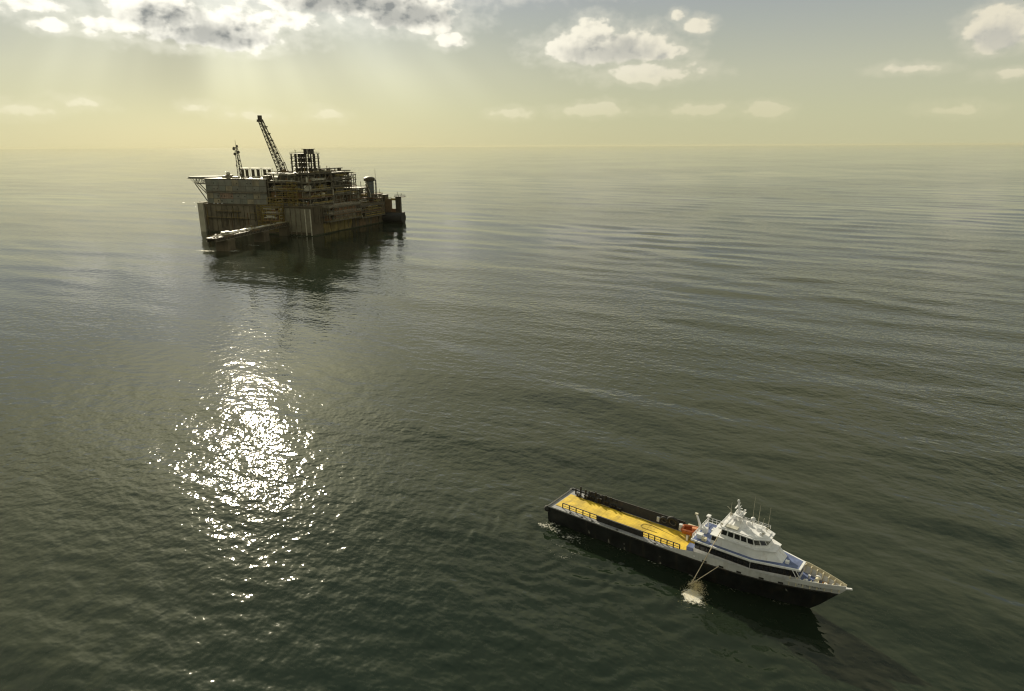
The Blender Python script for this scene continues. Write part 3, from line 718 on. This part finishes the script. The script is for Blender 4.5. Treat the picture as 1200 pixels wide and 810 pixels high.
for i, (x, y, L_, h, lb) in enumerate(((17, -.3, 6, 2.3, 'white cabin on the mooring trestle nearest its outer end'), (28, .2, 10, 1.7, 'long white cover on the trestle just behind the outer cabin'), (44, .2, 14, 1.5, 'longest pale cover lying along the middle of the trestle'), (64, .3, 9, 1.0, 'low pale cover on the trestle nearest the terminal wall'))):
    th = empty('pipe_cover' if i else 'control_cabin', (0, 0, 0), 0, lb, 'cabin' if i == 0 else 'cover')
    a_ = RIG_R + jang; o_ = rig_xy(ja.x, ja.y); th.location = (o_[0] + x * math.cos(a_) - y * math.sin(a_), o_[1] + x * math.sin(a_) + y * math.cos(a_), 10.51); th.rotation_euler = (0, 0, a_)
    if i == 0:
        MB().box(-L_ / 2, L_ / 2, -1.3, 1.3, .25, h).build('wall', concrete_p, th); MB().prism([(-L_ / 2 - .2, -1.5), (L_ / 2 + .2, -1.5), (L_ / 2 + .2, 1.5), (-L_ / 2 - .2, 1.5)], h + .002, h + .2).build('roof', boatwhite, th)
        MB().box(-.5, .5, -1.36, -1.302, .3, 2.0).build('door', steel, th)
        MB().box(-L_ / 2, L_ / 2, -1.0, 1.0, 0, .248).build('skid', steel_d, th)
    else:
        MB().loft([(-L_ / 2, -.9, .0), (L_ / 2, -.9, .0), (L_ / 2, .9, .0), (-L_ / 2, .9, .0)], [(-L_ / 2, -.6, h), (L_ / 2, -.6, h), (L_ / 2, .6, h), (-L_ / 2, .6, h)]).build('hood', boatwhite, th)
        for k in range(int(L_ / 2)): MB().box(-L_ / 2 + 1 + 2 * k - .06, -L_ / 2 + 1 + 2 * k + .06, -.62, .62, h + .002, h + .1).build('rib', steel_l, th)
rj = random.Random(77)
for k in range(26):
    x = rj.uniform(2, jl - 4); y = rj.uniform(-3.2, 3.2); h = rj.uniform(.5, 2.4)
    if rj.random() < .5: MB().tube((x, y, 10.5), (x, y, 10.5 + h * 1.5), rj.uniform(.08, .22), 6).build('deck_post', rj.choice([steel_d, olive, steel_l]), jet)
    else: MB().box(x - rj.uniform(.4, 1.2), x + rj.uniform(.4, 1.2), y - .5, y + .5, 10.502, 10.5 + h * .7).build('deck_fitting', rj.choice([steel_d, rustm, olive, steel]), jet)
for sy in (-3.7, 3.7):
    tr_ = MB()
    for k in range(24):
        x0 = jl * k / 24; tr_.tube((x0, sy, 7.9), (x0 + jl / 48, sy, 10.3), .14, 5).tube((x0 + jl / 48, sy, 10.3), (x0 + jl / 24, sy, 7.9), .14, 5)
    tr_.tube((0, sy, 7.9), (jl, sy, 7.9), .2, 6).build('side_truss', steel, jet)
lp = MB(); lp.tube((4, 3.2, 10.5), (4, 3.2, 17), .14, 6).tube((4, 3.2, 17), (5.4, 3.2, 17.6), .1, 5); lp.tube((6, 2, 10.5), (2, 2.4, 15.5), .14, 6); lp.build('lamp_pole', steel_d, jet)
for x in (10, 22): MB().lathe((x, 2.7, 10.5), [(.5, 0), (.4, .9), (.7, 1.1), (.7, 1.4)], 12).build('bollard', steel_d, jet, True)

# ------------------------------------------------------------------ supply vessel
ves = empty('supply_vessel', (*BOAT_P, 0), BOAT_H, 'black and white offshore supply vessel with long yellow cargo deck and stepped white wheelhouse', 'ship')
def ss(a, b, x): t_ = max(0, min(1, (x - a) / (b - a))); return t_ * t_ * (3 - 2 * t_)
def zk(s): return 3.3 + 0.6 * s / 52 + 0.35 * (s / 52) ** 2
def zt(s): return zk(s) + 0.32 + 1.45 * ss(23, 31, s) - 0.25 * ss(40, 52, s)
def half(s, S, bm, s0, pw): return bm if s <= s0 else max(0.0, bm * (1 - ((s - s0) / (S - s0)) ** pw))
def bk(s): return half(s, 51.3, 4.4, 27, 2.5)
def bt(s): return half(s, 52.4, 4.47, 29, 2.9)
NS = 44
def level(zf, S, bm, s0, pw):
    R_ = []
    for i in range(NS + 1):
        t_ = i / NS; s = S * (1 - (1 - t_) ** 1.25); R_.append((s, half(s, S, bm, s0, pw), zf(s)))
    return R_
def skin(levels, name, material, parent, closed_bottom=False):
    m_ = MB()
    for sgn in (-1, 1):
        o = len(m_.v)
        for L_ in levels: m_.v += [(s, sgn * b_, z) for s, b_, z in L_]
        n_ = NS + 1
        for k in range(len(levels) - 1):
            for i in range(NS):
                q = (o + k * n_ + i, o + k * n_ + i + 1, o + (k + 1) * n_ + i + 1, o + (k + 1) * n_ + i)
                m_.f.append(q if sgn < 0 else tuple(reversed(q)))
    n_ = NS + 1; o2 = len(levels) * n_        # transom
    for k in range(len(levels) - 1): m_.f.append((k * n_, (k + 1) * n_, o2 + (k + 1) * n_, o2 + k * n_))
    return m_.build(name, material, parent, True)
LV = [level(lambda s: -2.0, 45.0, 3.4, 20, 1.7), level(lambda s: 0.0, 47.6, 4.1, 22, 1.75), level(lambda s: 1.2, 48.8, 4.25, 23, 1.85), level(lambda s: 2.4 + .3 * s / 52, 50.0, 4.35, 25, 2.0), level(zk, 51.3, 4.4, 27, 2.5)]
hull = skin(LV, 'hull', hullblack, ves)
top = skin([level(lambda s: zk(s) + .004, 51.32, 4.42, 27, 2.5), level(zt, 52.4, 4.49, 29, 2.9)], 'topside', hullgrey, ves)
# rubbing strake
for sgn in (-1, 1):
    rbm = MB(); P = [(s, sgn * (b_ + .06), z) for s, b_, z in LV[-1]][:-2]
    rbm.polyline(P, .13, 6); rbm.build('rubbing_strake', railblack, hull)
# decks
def deck(name, s0, s1, zf, inset, material, parent, bf, th=.12, n_=26):
    m_ = MB(); L_ = []
    for i in range(n_ + 1):
        s = s0 + (s1 - s0) * i / n_; b_ = max(.03, bf(s) - inset); L_.append((s, b_, zf(s)))
    A = [(s, -b_, z) for s, b_, z in L_] + [(s, b_, z) for s, b_, z in reversed(L_)]
    m_.loft([(x, y, z - th) for x, y, z in A], A); return m_.build(name, material, parent)
md = deck('main_deck', 0.05, 51.2, lambda s: zk(s) - .01, .05, deckgrey, ves, bk, .1)
cd = empty('cargo_deck'); cd.parent = ves; cd.location = (0, 0, 0)
NB = 12
for i in range(NB):
    for j in range(3):
        w0 = -2.95 + 5.3 * i / NB; w1 = w0 + 5.3 / NB - .03; sA = .9 + j * 9.1; sB = sA + 9.07
        dz_ = random.uniform(-.006, .008)
        MB().loft([(sA, w0, zk(sA) + .0), (sB, w0, zk(sB) + .0), (sB, w1, zk(sB) + .0), (sA, w1, zk(sA) + .0)], [(sA, w0, zk(sA) + .07 + dz_), (sB, w0, zk(sB) + .07 + dz_), (sB, w1, zk(sB) + .07 + dz_), (sA, w1, zk(sA) + .07 + dz_)]).build('deck_board', deckyellow, cd)
# stern roller and fender
MB().tube((-.15, -4.3, 2.95), (-.15, 4.3, 2.95), .36, 12).build('stern_fender', rubber, ves, True)
for sgn in (-1, 1): MB().sphere((-.1, sgn * 4.35, 2.9), .62, 12, 8).build('corner_fender', rubber, ves, True)
# cargo rail, starboard: open bays, a solid plate, open bays
def rail_bays(sA, sB, n_, w, h, name='cargo_rail'):
    m_ = MB()
    for i in range(n_ + 1):
        s = sA + (sB - sA) * i / n_; m_.box(s - .08, s + .08, w - .07, w + .07, zk(s) + .0, zk(s) + h)
    m_.loft([(sA, w - .07, zk(sA) + h + .002), (sB, w - .07, zk(sB) + h + .002), (sB, w + .07, zk(sB) + h + .002), (sA, w + .07, zk(sA) + h + .002)], [(sA, w - .07, zk(sA) + h + .12), (sB, w - .07, zk(sB) + h + .12), (sB, w + .07, zk(sB) + h + .12), (sA, w + .07, zk(sA) + h + .12)])
    m_.tube((sA, w, zk(sA) + h * .5), (sB, w, zk(sB) + h * .5), .05, 5)
    return m_.build(name, railblack, ves)
rail_bays(2.6, 10.2, 5, -3.08, .95); rail_bays(19.6, 26.6, 6, -3.08, .95)
MB().loft([(10.3, -3.28, zk(10)), (19.5, -3.28, zk(19.5)), (19.5, -2.98, zk(19.5)), (10.3, -2.98, zk(10))], [(10.3, -3.28, zk(10) + 1.05), (19.5, -3.28, zk(19.5) + 1.05), (19.5, -2.98, zk(19.5) + 1.05), (10.3, -2.98, zk(10) + 1.05)]).build('rail_plate', railblack, ves)
for i, s in enumerate((5, 7.6, 9.8, 22.5, 25.5, 15)): MB().box(s - .18, s + .18, -4.2, -3.95, zk(s), zk(s) + .28).build('fairlead', railblack, ves)
# port bulwark, tall and dark, with stanchions and clutter
MB().loft([(4.5, 2.6, zk(4.5)), (24.6, 2.6, zk(24.6)), (24.6, 3.9, zk(24.6)), (4.5, 3.9, zk(4.5))], [(4.5, 3.25, zk(4.5) + 1.55), (24.6, 3.25, zk(24.6) + 1.85), (24.6, 3.42, zk(24.6) + 1.85), (4.5, 3.42, zk(4.5) + 1.55)]).build('port_bulwark', railblack, ves)
for i in range(9):
    s = 1.6 + i * 1.15; m_ = MB().box(s - .12, s + .12, 2.95, 3.2, zk(s), zk(s) + random.uniform(1.1, 2.1)); m_.build('stanchion', railblack, ves)
MB().tube((1.2, 3.1, zk(1) + 1.25), (11, 3.1, zk(11) + 1.4), .07, 5).tube((1.2, 3.1, zk(1) + .7), (11, 3.1, zk(11) + .75), .05, 5).build('port_handrail', railblack, ves)
for i in range(7):
    s = 2.6 + i * 1.5 + random.uniform(-.3, .3); w = random.uniform(2.3, 2.75); h = random.uniform(.4, .9)
    bn = empty('mooring_bitt', (0, 0, 0)); bn.parent = ves; bn.location = (s, w, zk(s) + .08)
    MB().lathe((0, 0, 0), [(.17, 0), (.17, h), (.26, h + .05), (.26, h + .16)], 10).build('post', railblack, bn, True); MB().lathe((.5, 0, 0), [(.17, 0), (.17, h), (.26, h + .05), (.26, h + .16)], 10).build('post', railblack, bn, True); MB().box(-.3, .8, -.25, .25, -.02, .06).build('base_plate', railblack, bn)
hw = empty('deck_hose', (*boat_xy(6, 1.95), zk(6) + .14), BOAT_H, 'thin dark hose snaking along the port side of the yellow deck', 'hose')
MB().polyline([(k * .45 - 2, .2 - .012 * k + .16 * math.sin(k * .5), .02 + .0061 * k) for k in range(34)], .045, 5).build('hose', rubber, hw)
hw2 = empty('lashing_cable', (*boat_xy(17.6, 0.3), zk(18) + .12), BOAT_H, 'thin dark cable looped on the yellow deck near the solid rail', 'cable')
MB().polyline([(3.6, -.9, .04), (.6, -.9, .01), (.1, -.5, .0), (.2, .4, .0), (1.6, .8, .02), (6.5, -.1, .06)], .03, 5).build('cable', rubber, hw2)
# big tyre hung against the port bulwark
def tyre(s, w, z, R_, lb, tilt=0.25):
    t_ = empty('tyre_fender', (*boat_xy(s, w), z), BOAT_H, lb, 'tyre', 'tyres along the port rail')
    a = MB().torus((0, 0, 0), R_, R_ * .36, 'Y', 26, 10).build('tread', rubber, t_, True); a.rotation_euler = (tilt, 0, 0)
    a = MB().torus((0, -.14, 0), R_ * .78, R_ * .12, 'Y', 22, 8).build('rim', mat('dusty_rubber', (0.09, 0.08, 0.065), .8), t_, True); a.rotation_euler = (tilt, 0, 0)
tyre(22.6, 2.7, zk(22) + 1.25, .88, 'big grey tyre leaning on the port rail just behind the orange rescue boat')
tyre(20.9, 2.78, zk(21) + .95, .6, 'smaller black tyre leaning beside the big grey tyre')
MB().box(19.4, 19.9, 2.7, 3.0, zk(19), zk(19) + 1.2).build('rail_locker', hullgrey, ves)
# deck house step, aft
MB().box(25.2, 27.6, 2.4, 3.6, zk(26), zk(26) + 1.5).build('deck_locker', beige, ves)
# rescue boat on its cradle under a davit
rbt = empty('rescue_boat', (*boat_xy(27.4, 1.15), zk(27) + .95), BOAT_H + rad(12), 'small bright orange rescue boat on a cradle beside the white davit', 'boat')
rm = MB(); prof = [(-2.1, .75, .95), (-1.2, .95, 1.0), (.6, .95, 1.0), (1.6, .6, 1.1), (2.3, .06, 1.25)]
ringA = [[(x, -b_, h), (x, -b_ * .75, .25), (x, 0, 0), (x, b_ * .75, .25), (x, b_, h)] for x, b_, h in prof]
for k in range(4):
    o = len(rm.v); rm.v += ringA[k] + ringA[k + 1]; rm.f += [(o + i, o + i + 1, o + 6 + i, o + 5 + i) for i in range(4)]
o = len(rm.v); rm.v += ringA[0]; rm.f.append((o, o + 1, o + 2, o + 3, o + 4)); rm.build('hull', orange, rbt, True)
tb = MB()
for sgn in (-1, 1): tb.polyline([(x, sgn * b_, h + .05) for x, b_, h in prof], .24, 8)
tb.tube((-2.1, -.75, 1.0), (-2.1, .75, 1.0), .24, 8).build('buoyancy_tube', orange, rbt, True)
MB().box(-.5, .4, -.3, .3, .25, 1.5).build('console', mat('faded_orange', (.55, .22, .1), .6), rbt)
MB().box(-2.75, -2.2, -.28, .28, .5, 1.6).build('outboard_motor', hullgrey, rbt)
MB().box(-1.3, -1.0, -.9, .9, -.85, .2).box(.8, 1.1, -.9, .9, -.85, .2).build('cradle', boatwhite, rbt)
dv = empty('davit'); dv.parent = ves; dv.location = (29.4, .3, zk(29))
MB().lathe((0, 0, 0), [(.42, 0), (.38, 2.2), (.34, 2.25)], 12).build('pedestal', boatwhite, dv, True)
MB().tube((0, 0, 2.0), (-1.75, .35, 6.4), .26, 10, .17).build('arm', boatwhite, dv, True)
MB().tube((-.9, .1, 2.6), (-1.2, .25, 4.9), .11, 8).build('ram', steel_l, dv); MB().box(-2.0, -1.5, .15, .55, 6.3, 6.6).build('sheave', steel_l, dv)
MB().box(-.6, .8, -1.5, -.6, .1, 1.3).build('winch', boatwhite, dv)

# --- deck house, tier one: long body with black window band
Z1 = 5.2
def outline(sA, sB, w, nose, wn): return [(sA, -w), (sB, -w), (sB + nose, -wn), (sB + nose, wn), (sB, w), (sA, w)]
t1 = MB(); o1 = outline(29.3, 38.6, 3.4, 7.0, 1.35); t1.prism(o1, zk(30) - .2, 6.9, outline(29.3, 38.6, 3.4, 6.8, 1.35)); house = t1.build('deckhouse', boatwhite, ves)
# black band: a glazed strip of separate panes
bandq = []
lo = outline(29.3, 38.6, 3.4, 7.0, 1.35); hi_ = outline(29.3, 38.6, 3.4, 6.8, 1.35)
zlo, zhi = zk(30) - .2, 6.9
def quad(i, j): return ((*lo[i], zlo), (*lo[j], zlo), (*hi_[j], zhi), (*hi_[i], zhi))
b0_, b1_ = (5.45 - zlo) / (zhi - zlo), (6.78 - zlo) / (zhi - zlo)
for (i, j, n_) in ((0, 1, 10), (1, 2, 7), (2, 3, 3), (3, 4, 7), (4, 5, 10)):
    MB().panel(quad(i, j), .004, .996, b0_, b1_, .025, .05).build('window_band', railblack, house)
    for k in range(n_):
        MB().panel(quad(i, j), (k + .12) / n_, (k + .88) / n_, b0_ + .05, b1_ - .05, .05, .03).build('window_pane', glassd, house)
# upper deck slab with blue floor
ud = outline(28.6, 38.7, 3.52, 7.0, 1.5)
slab = MB().prism(ud, 6.902, 7.22).build('upper_deck', boatwhite, ves)
MB().prism(outline(28.8, 38.6, 3.3, 6.75, 1.3), 7.221, 7.235).build('blue_floor', deckblue, slab)
# tier two
lo2 = outline(31.6, 39.0, 2.72, 3.9, 1.25); hi2 = outline(31.8, 38.9, 2.6, 2.5, 1.25)
h2 = MB().prism(lo2, 7.236, 9.05, hi2).build('accommodation_house', boatwhite, ves)
MB().prism(outline(31.5, 39.0, 2.74, 2.8, 1.4), 9.052, 9.2).build('house_ledge', boatwhite, h2)
MB().panel(((31.6, -2.72, 7.236), (39.0, -2.72, 7.236), (38.9, -2.6, 9.05), (31.8, -2.6, 9.05)), .01, .13, .45, .92, .04, .05).build('side_door', railblack, h2)
MB().box(43.2, 43.75, -1.0, -.45, 7.24, 7.75).build('vent_box', boatwhite, h2)
# wheelhouse
lo3 = outline(33.0, 38.7, 2.25, 1.9, 1.05); hi3 = outline(33.2, 38.3, 2.15, 1.3, 1.0)
wh = MB().prism(lo3, 9.202, 10.9, hi3).build('wheelhouse', boatwhite, ves)
def quad3(i, j): return ((*lo3[i], 9.202), (*lo3[j], 9.202), (*hi3[j], 10.9), (*hi3[i], 10.9))
for (i, j, n_) in ((0, 1, 5), (1, 2, 2), (2, 3, 3), (3, 4, 2), (4, 5, 5), (5, 0, 3)):
    for k in range(n_):
        w_ = MB().panel(quad3(i, j), (k + .10) / n_, (k + .90) / n_, .30, .90, .03, .05).build('window', glassd, wh)
        fr = MB(); a0, a1 = (k + .08) / n_, (k + .92) / n_
        fr.panel(quad3(i, j), a0, a1, .255, .295, .045, .05).panel(quad3(i, j), a0, a1, .905, .94, .045, .05).build('frame', boatwhite, w_)
roofp = outline(32.7, 38.6, 2.48, 2.1, 1.3)
rf = MB().prism(roofp, 10.902, 11.1).prism(outline(33.0, 38.4, 2.2, 1.8, 1.1), 11.102, 11.22).build('wheelhouse_roof', boatwhite, wh)
MB().box(33.6, 35.6, -1.95, -1.0, 11.222, 11.5).build('roof_locker', mat('roof_grey', (.45, .44, .38), .7), rf)
for (s, w, r_, h) in ((37.2, -.9, .45, .5), (38.3, .5, .5, .55), (36.3, 1.2, .35, .7), (39.0, -.7, .28, .5)):
    MB().lathe((s, w, 11.222), [(r_, 0), (r_, h * .6), (r_ * .8, h * .9), (r_ * .2, h)], 14).build('antenna_dome', boatwhite, rf, True)
for (s, w) in ((33.1, -2.1), (39.4, -.9), (39.4, .9), (33.1, 2.0)):
    MB().tube((s, w, 11.22), (s, w, 11.75), .05, 6).tube((s - .12, w, 11.85), (s + .2, w, 11.85), .16, 10).build('searchlight', steel_l, rf)
railing(32.9, 39.6, -2.1, 2.1, 11.22, rf, boatwhite, .7, 1.2, sides='NW')
# liferafts
for i, (s, w) in enumerate(((34.2, 1.4), (34.2, 2.2))):
    MB().tube((s - .6, w, 11.65), (s + .6, w, 11.65), .34, 12).build('liferaft_canister', boatwhite, rf, True)
# mast with radars
ms = empty('radar_mast'); ms.parent = ves; ms.location = (35.4, 0, 11.22)
MB().lattice((0, 0, 0), (-.5, 0, 3.2), 1.1, .5, 5, .08, .05).tube((-.1, 0, 0), (-.6, 0, 5.0), .16, 8).build('column', boatwhite, ms)
MB().prism([(-.9, -.8), (.9, -.8), (.9, .8), (-.9, .8)], 0.002, 1.2, [(-.6, -.4), (.4, -.4), (.4, .4), (-.6, .4)]).build('mast_base', boatwhite, ms)
MB().box(-1.0, .5, -1.1, 1.1, 2.5, 2.6).build('radar_platform', boatwhite, ms)
MB().box(.1, .35, -1.2, 1.2, 2.85, 3.05).box(.15, .3, -.12, .12, 2.602, 2.849).build('radar_scanner', boatwhite, ms)
MB().box(-.9, -.7, -.8, .8, 3.85, 4.0).box(-.66, .1, -.1, .1, 3.7, 3.8).build('upper_scanner', boatwhite, ms)
MB().lathe((-.62, 0, 5.0), [(.12, 0), (.2, .1), (.2, .35), (.08, .5)], 10).build('masthead_light', boatwhite, ms, True)
MB().tube((-.55, -1.3, 3.5), (-.55, 1.3, 3.5), .05, 5).tube((-.58, -.8, 4.4), (-.58, .8, 4.4), .04, 5).build('yard', boatwhite, ms)
MB().sphere((1.7, .9, 1.75), .38, 12, 8).build('satellite_dome', boatwhite, ms, True); MB().tube((1.7, .9, 0), (1.7, .9, 1.5), .07, 6).build('dome_post', boatwhite, ms)
for (s, w, h, r_) in ((36.9, 1.2, 6.4, .035), (37.6, 2.1, 4.3, .04), (39.2, 2.2, 4.4, .035), (38.4, 2.0, 1.9, .03), (34.4, -2.0, 1.4, .03), (33.0, 1.9, 3.2, .025), (34.2, 2.3, 3.6, .025)):
    MB().tube((s, w, 11.2), (s + .1, w, 11.2 + h), r_, 5, r_ * .6).build('whip_antenna', steel_l, ves)
MB().polyline([(32.9, 2.4, 7.22), (32.9, 2.4, 12.4), (32.2, 2.4, 12.9)], .05, 5).build('light_pole', steel_l, ves)
# aft end of the upper deck: rails, lockers, light post
railing(28.8, 32.4, -3.3, 3.5, 7.24, slab, boatwhite, 1.05, .7, name='aft_railing', sides='NW')
MB().tube((29.5, 1.5, 7.24), (29.5, 1.5, 9.9), .08, 6).box(29.2, 29.8, 1.1, 1.9, 9.9, 10.15).build('searchlight_post', boatwhite, slab)
for (s, w, d, h, m_) in ((29.2, -2.6, .9, .9, boatwhite), (30.2, -2.9, .7, .6, beige), (30.6, .2, 1.0, .8, boatwhite), (29.3, -.6, .8, 1.1, hullgrey), (30.8, 2.2, .9, .7, boatwhite)):
    MB().box(s, s + d, w, w + d, 7.24, 7.24 + h).build('deck_box', m_, slab)
for i in range(2):
    MB().lathe((29.0 + i * .9, -3.0, zk(29) + .02), [(.35, 0), (.35, 1.3), (.2, 1.5)], 12).build('ventilator', boatwhite, ves, True)
# starboard passage: dark opening at deck level and bitts
MB().box(28.0, 29.1, -3.6, -2.2, zk(28), zk(28) + 1.6).build('deck_cabinet', deckblue, ves)
for s, z0, z1 in ((13.4, .5, 1.3), (16.6, .2, 1.7), (23.6, .3, 1.9), (9.2, .9, 1.5), (44.0, 2.6, 3.1)):
    def hb(z, s=s): return np.interp(z, [0, 1.2, 2.6, 3.8], [half(s, 47.6, 4.1, 22, 1.75), half(s, 48.8, 4.25, 23, 1.85), half(s, 50, 4.35, 25, 2.0), half(s, 51.3, 4.4, 27, 2.5)]) + .012
    MB().loft([(s, -hb(z0) + .1, z0), (s + .3, -hb(z0) + .1, z0), (s + .12, -hb(z1) + .1, z1), (s, -hb(z1) + .1, z1)], [(s, -hb(z0), z0), (s + .3, -hb(z0), z0), (s + .12, -hb(z1), z1), (s, -hb(z1), z1)]).build('discharge_stain', mat('salt_stain', (.22, .21, .18), .8, 0, .4, 2.0), hull)
# --- bow: bulwark with ribs, blue fore deck, windlass
deck('foredeck', 45.2, 50.9, lambda s: zk(s) + .45, .14, deckblue, ves, bk, .1)
for sgn in (-1, 1):
    m_ = MB(); P0, P1 = [], []
    for i in range(14):
        s = 44.0 + 8.0 * i / 13; P0.append((s, sgn * max(.02, bt(s) - .1), zt(s) - .4)); P1.append((s + .12, sgn * max(.02, bt(s) - .02), zt(s) + .55 * ss(43.5, 46, s)))
    for a, b_, c_, d_ in zip(P0[:-1], P0[1:], P1[1:], P1[:-1]):
        m_.loft([Vector(p) for p in (a, b_, c_, d_)], [Vector(p) + Vector((0, sgn * .07, 0)) for p in (a, b_, c_, d_)])
    m_.build('bow_bulwark', beige if sgn > 0 else hullgrey, ves)
    for i in range(8):
        s = 44.6 + i * .95
        MB().box(s - .06, s + .06, *sorted((sgn * max(.05, bt(s) - .75), sgn * max(.12, bt(s) - .13))), zk(s) + .45, zt(s) + .35).build('bulwark_rib', beige, ves)
wl = empty('anchor_windlass'); wl.parent = ves; wl.location = (47.9, 0, zk(48) + .45)
MB().tube((0, -.8, .55), (0, .8, .55), .3, 14).build('drum', beige, wl, True); MB().tube((0, -1.05, .55), (0, -.85, .55), .45, 14).tube((0, .85, .55), (0, 1.05, .55), .45, 14).build('flange', boatwhite, wl)
MB().box(-.5, .5, -.5, .5, 0, .3).build('bed', steel, wl)
for (s, w) in ((46.6, -.7), (46.6, .7), (49.2, 0)): MB().lathe((s, w, zk(s) + .45), [(.16, 0), (.16, .5), (.24, .55), (.24, .65)], 10).build('bitt', boatwhite, ves, True)
MB().tube((46.0, -1.9, zk(46) + .4), (44.6, -2.0, 7.2), .06, 6).tube((46.4, -1.6, zk(46) + .4), (45.0, -1.7, 7.2), .06, 6).build('fore_ladder', boatwhite, ves)
MB().torus((49.0, .55, zk(49) + .6), .35, .1, 'Z', 16, 6).build('rope_coil', mat('rope_orange', (.5, .24, .06), .8), ves)
MB().tube((51.9, 0, zt(52) - .15), (52.9, 0, zt(52) + .2), .2, 8).build('bow_roller', boatwhite, ves, True)
# freeing ports and name on the topside
def side_patch(s0, s1, z0, z1, name, material, off=.03):
    m_ = MB()
    P = []
    for s in (s0, s1):
        for z in (z0, z1):
            f = (z - zk(s)) / max(.1, zt(s) - zk(s)); P.append(Vector((s, -(bk(s) + (bt(s) - bk(s)) * f) - .02, z)))
    a, d_, b_, c_ = P; nrm = (b_ - a).cross(d_ - a).normalized()
    if nrm.y > 0: nrm = -nrm
    m_.loft([p - nrm * .05 for p in (a, b_, c_, d_)], [p + nrm * off for p in (a, b_, c_, d_)]); return m_.build(name, material, top)
for s in (31.2, 34.0, 36.8, 40.2, 43.0): side_patch(s, s + .75, zk(s) + .18, zk(s) + .55, 'freeing_port', railblack)
for i, wd in enumerate((.26, .24, .3, .28, .22, .26, .24, .26, .2)):       # bow name: too small in the photograph to read
    s = 45.9 + i * .36; z0 = zk(46) + .78 - .012 * i
    m_ = side_patch(s, s + .08, z0, z0 + .36, 'name_stroke', railblack, .02)
    side_patch(s + .12, s + wd, z0 + (.0 if i % 2 else .26), z0 + (.1 if i % 2 else .36), 'name_stroke', railblack, .018)
for (s, z) in ((29.6, zk(29.6) + .55), (43.8, zk(43) - .9)): side_patch(s, s + .3, z, z + .3, 'side_light', boatwhite) if z > zk(s) else None
# overboard discharge: two pale booms meeting at the water
bm_ = empty('outrigger_boom'); bm_.parent = ves; bm_.location = (0, 0, 0)
MB().tube((33.3, -2.9, 10.7), (30.4, -6.2, .5), .07, 7).build('pole', ropem, bm_); MB().tube((34.0, -4.45, zk(34) + .4), (30.2, -6.4, .2), .06, 7).build('stay', ropem, bm_); MB().tube((30.4, -6.2, .5), (29.2, -6.8, -.3), .09, 7).build('foot', ropem, bm_)

# overall height of the upper works
def zf_(z): return z if z < 4.6 else 4.6 + (z - 4.6) * 0.83
def squash(o, zo):
    for ch in list(o.children):
        z_here = zo + ch.location.z
        if ch.type == 'MESH':
            for v in ch.data.vertices: v.co.z = zf_(v.co.z + z_here) - zf_(z_here)
            ch.data.update()
        squash(ch, z_here); ch.location.z = zf_(z_here) - zf_(zo)
squash(ves, 0.0)

# spray where the discharge falls
spray_mat = bpy.data.materials.new('spray_drops'); spray_mat.use_nodes = True; N = NT(spray_mat.node_tree); N.n.clear()
so = N.add('ShaderNodeOutputMaterial'); da = N.add('ShaderNodeBsdfDiffuse'); tr = N.add('ShaderNodeBsdfTranslucent'); mx = N.add('ShaderNodeMixShader'); mx.inputs[0].default_value = 0.6
da.inputs[0].default_value = (.9, .84, .66, 1); tr.inputs[0].default_value = (.95, .87, .62, 1)
N.l.new(da.outputs[0], mx.inputs[1]); N.l.new(tr.outputs[0], mx.inputs[2]); N.l.new(mx.outputs[0], so.inputs[0])
r = random.Random(4); sp = MB()
for i in range(5200):
    w = 2.2 - abs(r.gauss(0, 2.6)); s = r.gauss(0, .45 + .16 * (2.2 - w)); z = abs(r.gauss(0, .5)) * math.exp(-max(0, 2.0 - w) * .25); q = r.uniform(.012, .05)
    a = (s, w, z + .02); sp.add([(a[0] - q, a[1], a[2]), (a[0] + q, a[1] - q * .6, a[2]), (a[0], a[1] + q, a[2] + q * .3), (a[0], a[1], a[2] + q * 1.5)], [(0, 2, 1), (0, 1, 3), (1, 2, 3), (2, 0, 3)])
spray = sp.build('spray', spray_mat, None); spray.location = (*boat_xy(31.8, -7.6), 0.0); spray.rotation_euler = (0, 0, BOAT_H + rad(20))
tag(spray, 'bright patch of white spray on the water beside the vessel', 'spray', None, 'stuff')

# ------------------------------------------------------------------ sea haze: one even box of pale air round everything
hz = MB().box(-61000, 61000, -21000, 61000, -8.0, 104.0).build('haze', bpy.data.materials.new('haze_air'), None)
tag(hz, 'thin pale haze lying over the whole sea', 'haze', None, 'stuff')
hm = hz.data.materials[0]; hm.use_nodes = True; N = NT(hm.node_tree); N.n.clear()
ho = N.add('ShaderNodeOutputMaterial'); pv = N.add('ShaderNodeVolumePrincipled')
pv.inputs['Color'].default_value = (0.64, 0.62, 0.46, 1); pv.inputs['Density'].default_value = 0.000011; pv.inputs['Anisotropy'].default_value = 0.2
N.l.new(pv.outputs[0], ho.inputs['Volume'])
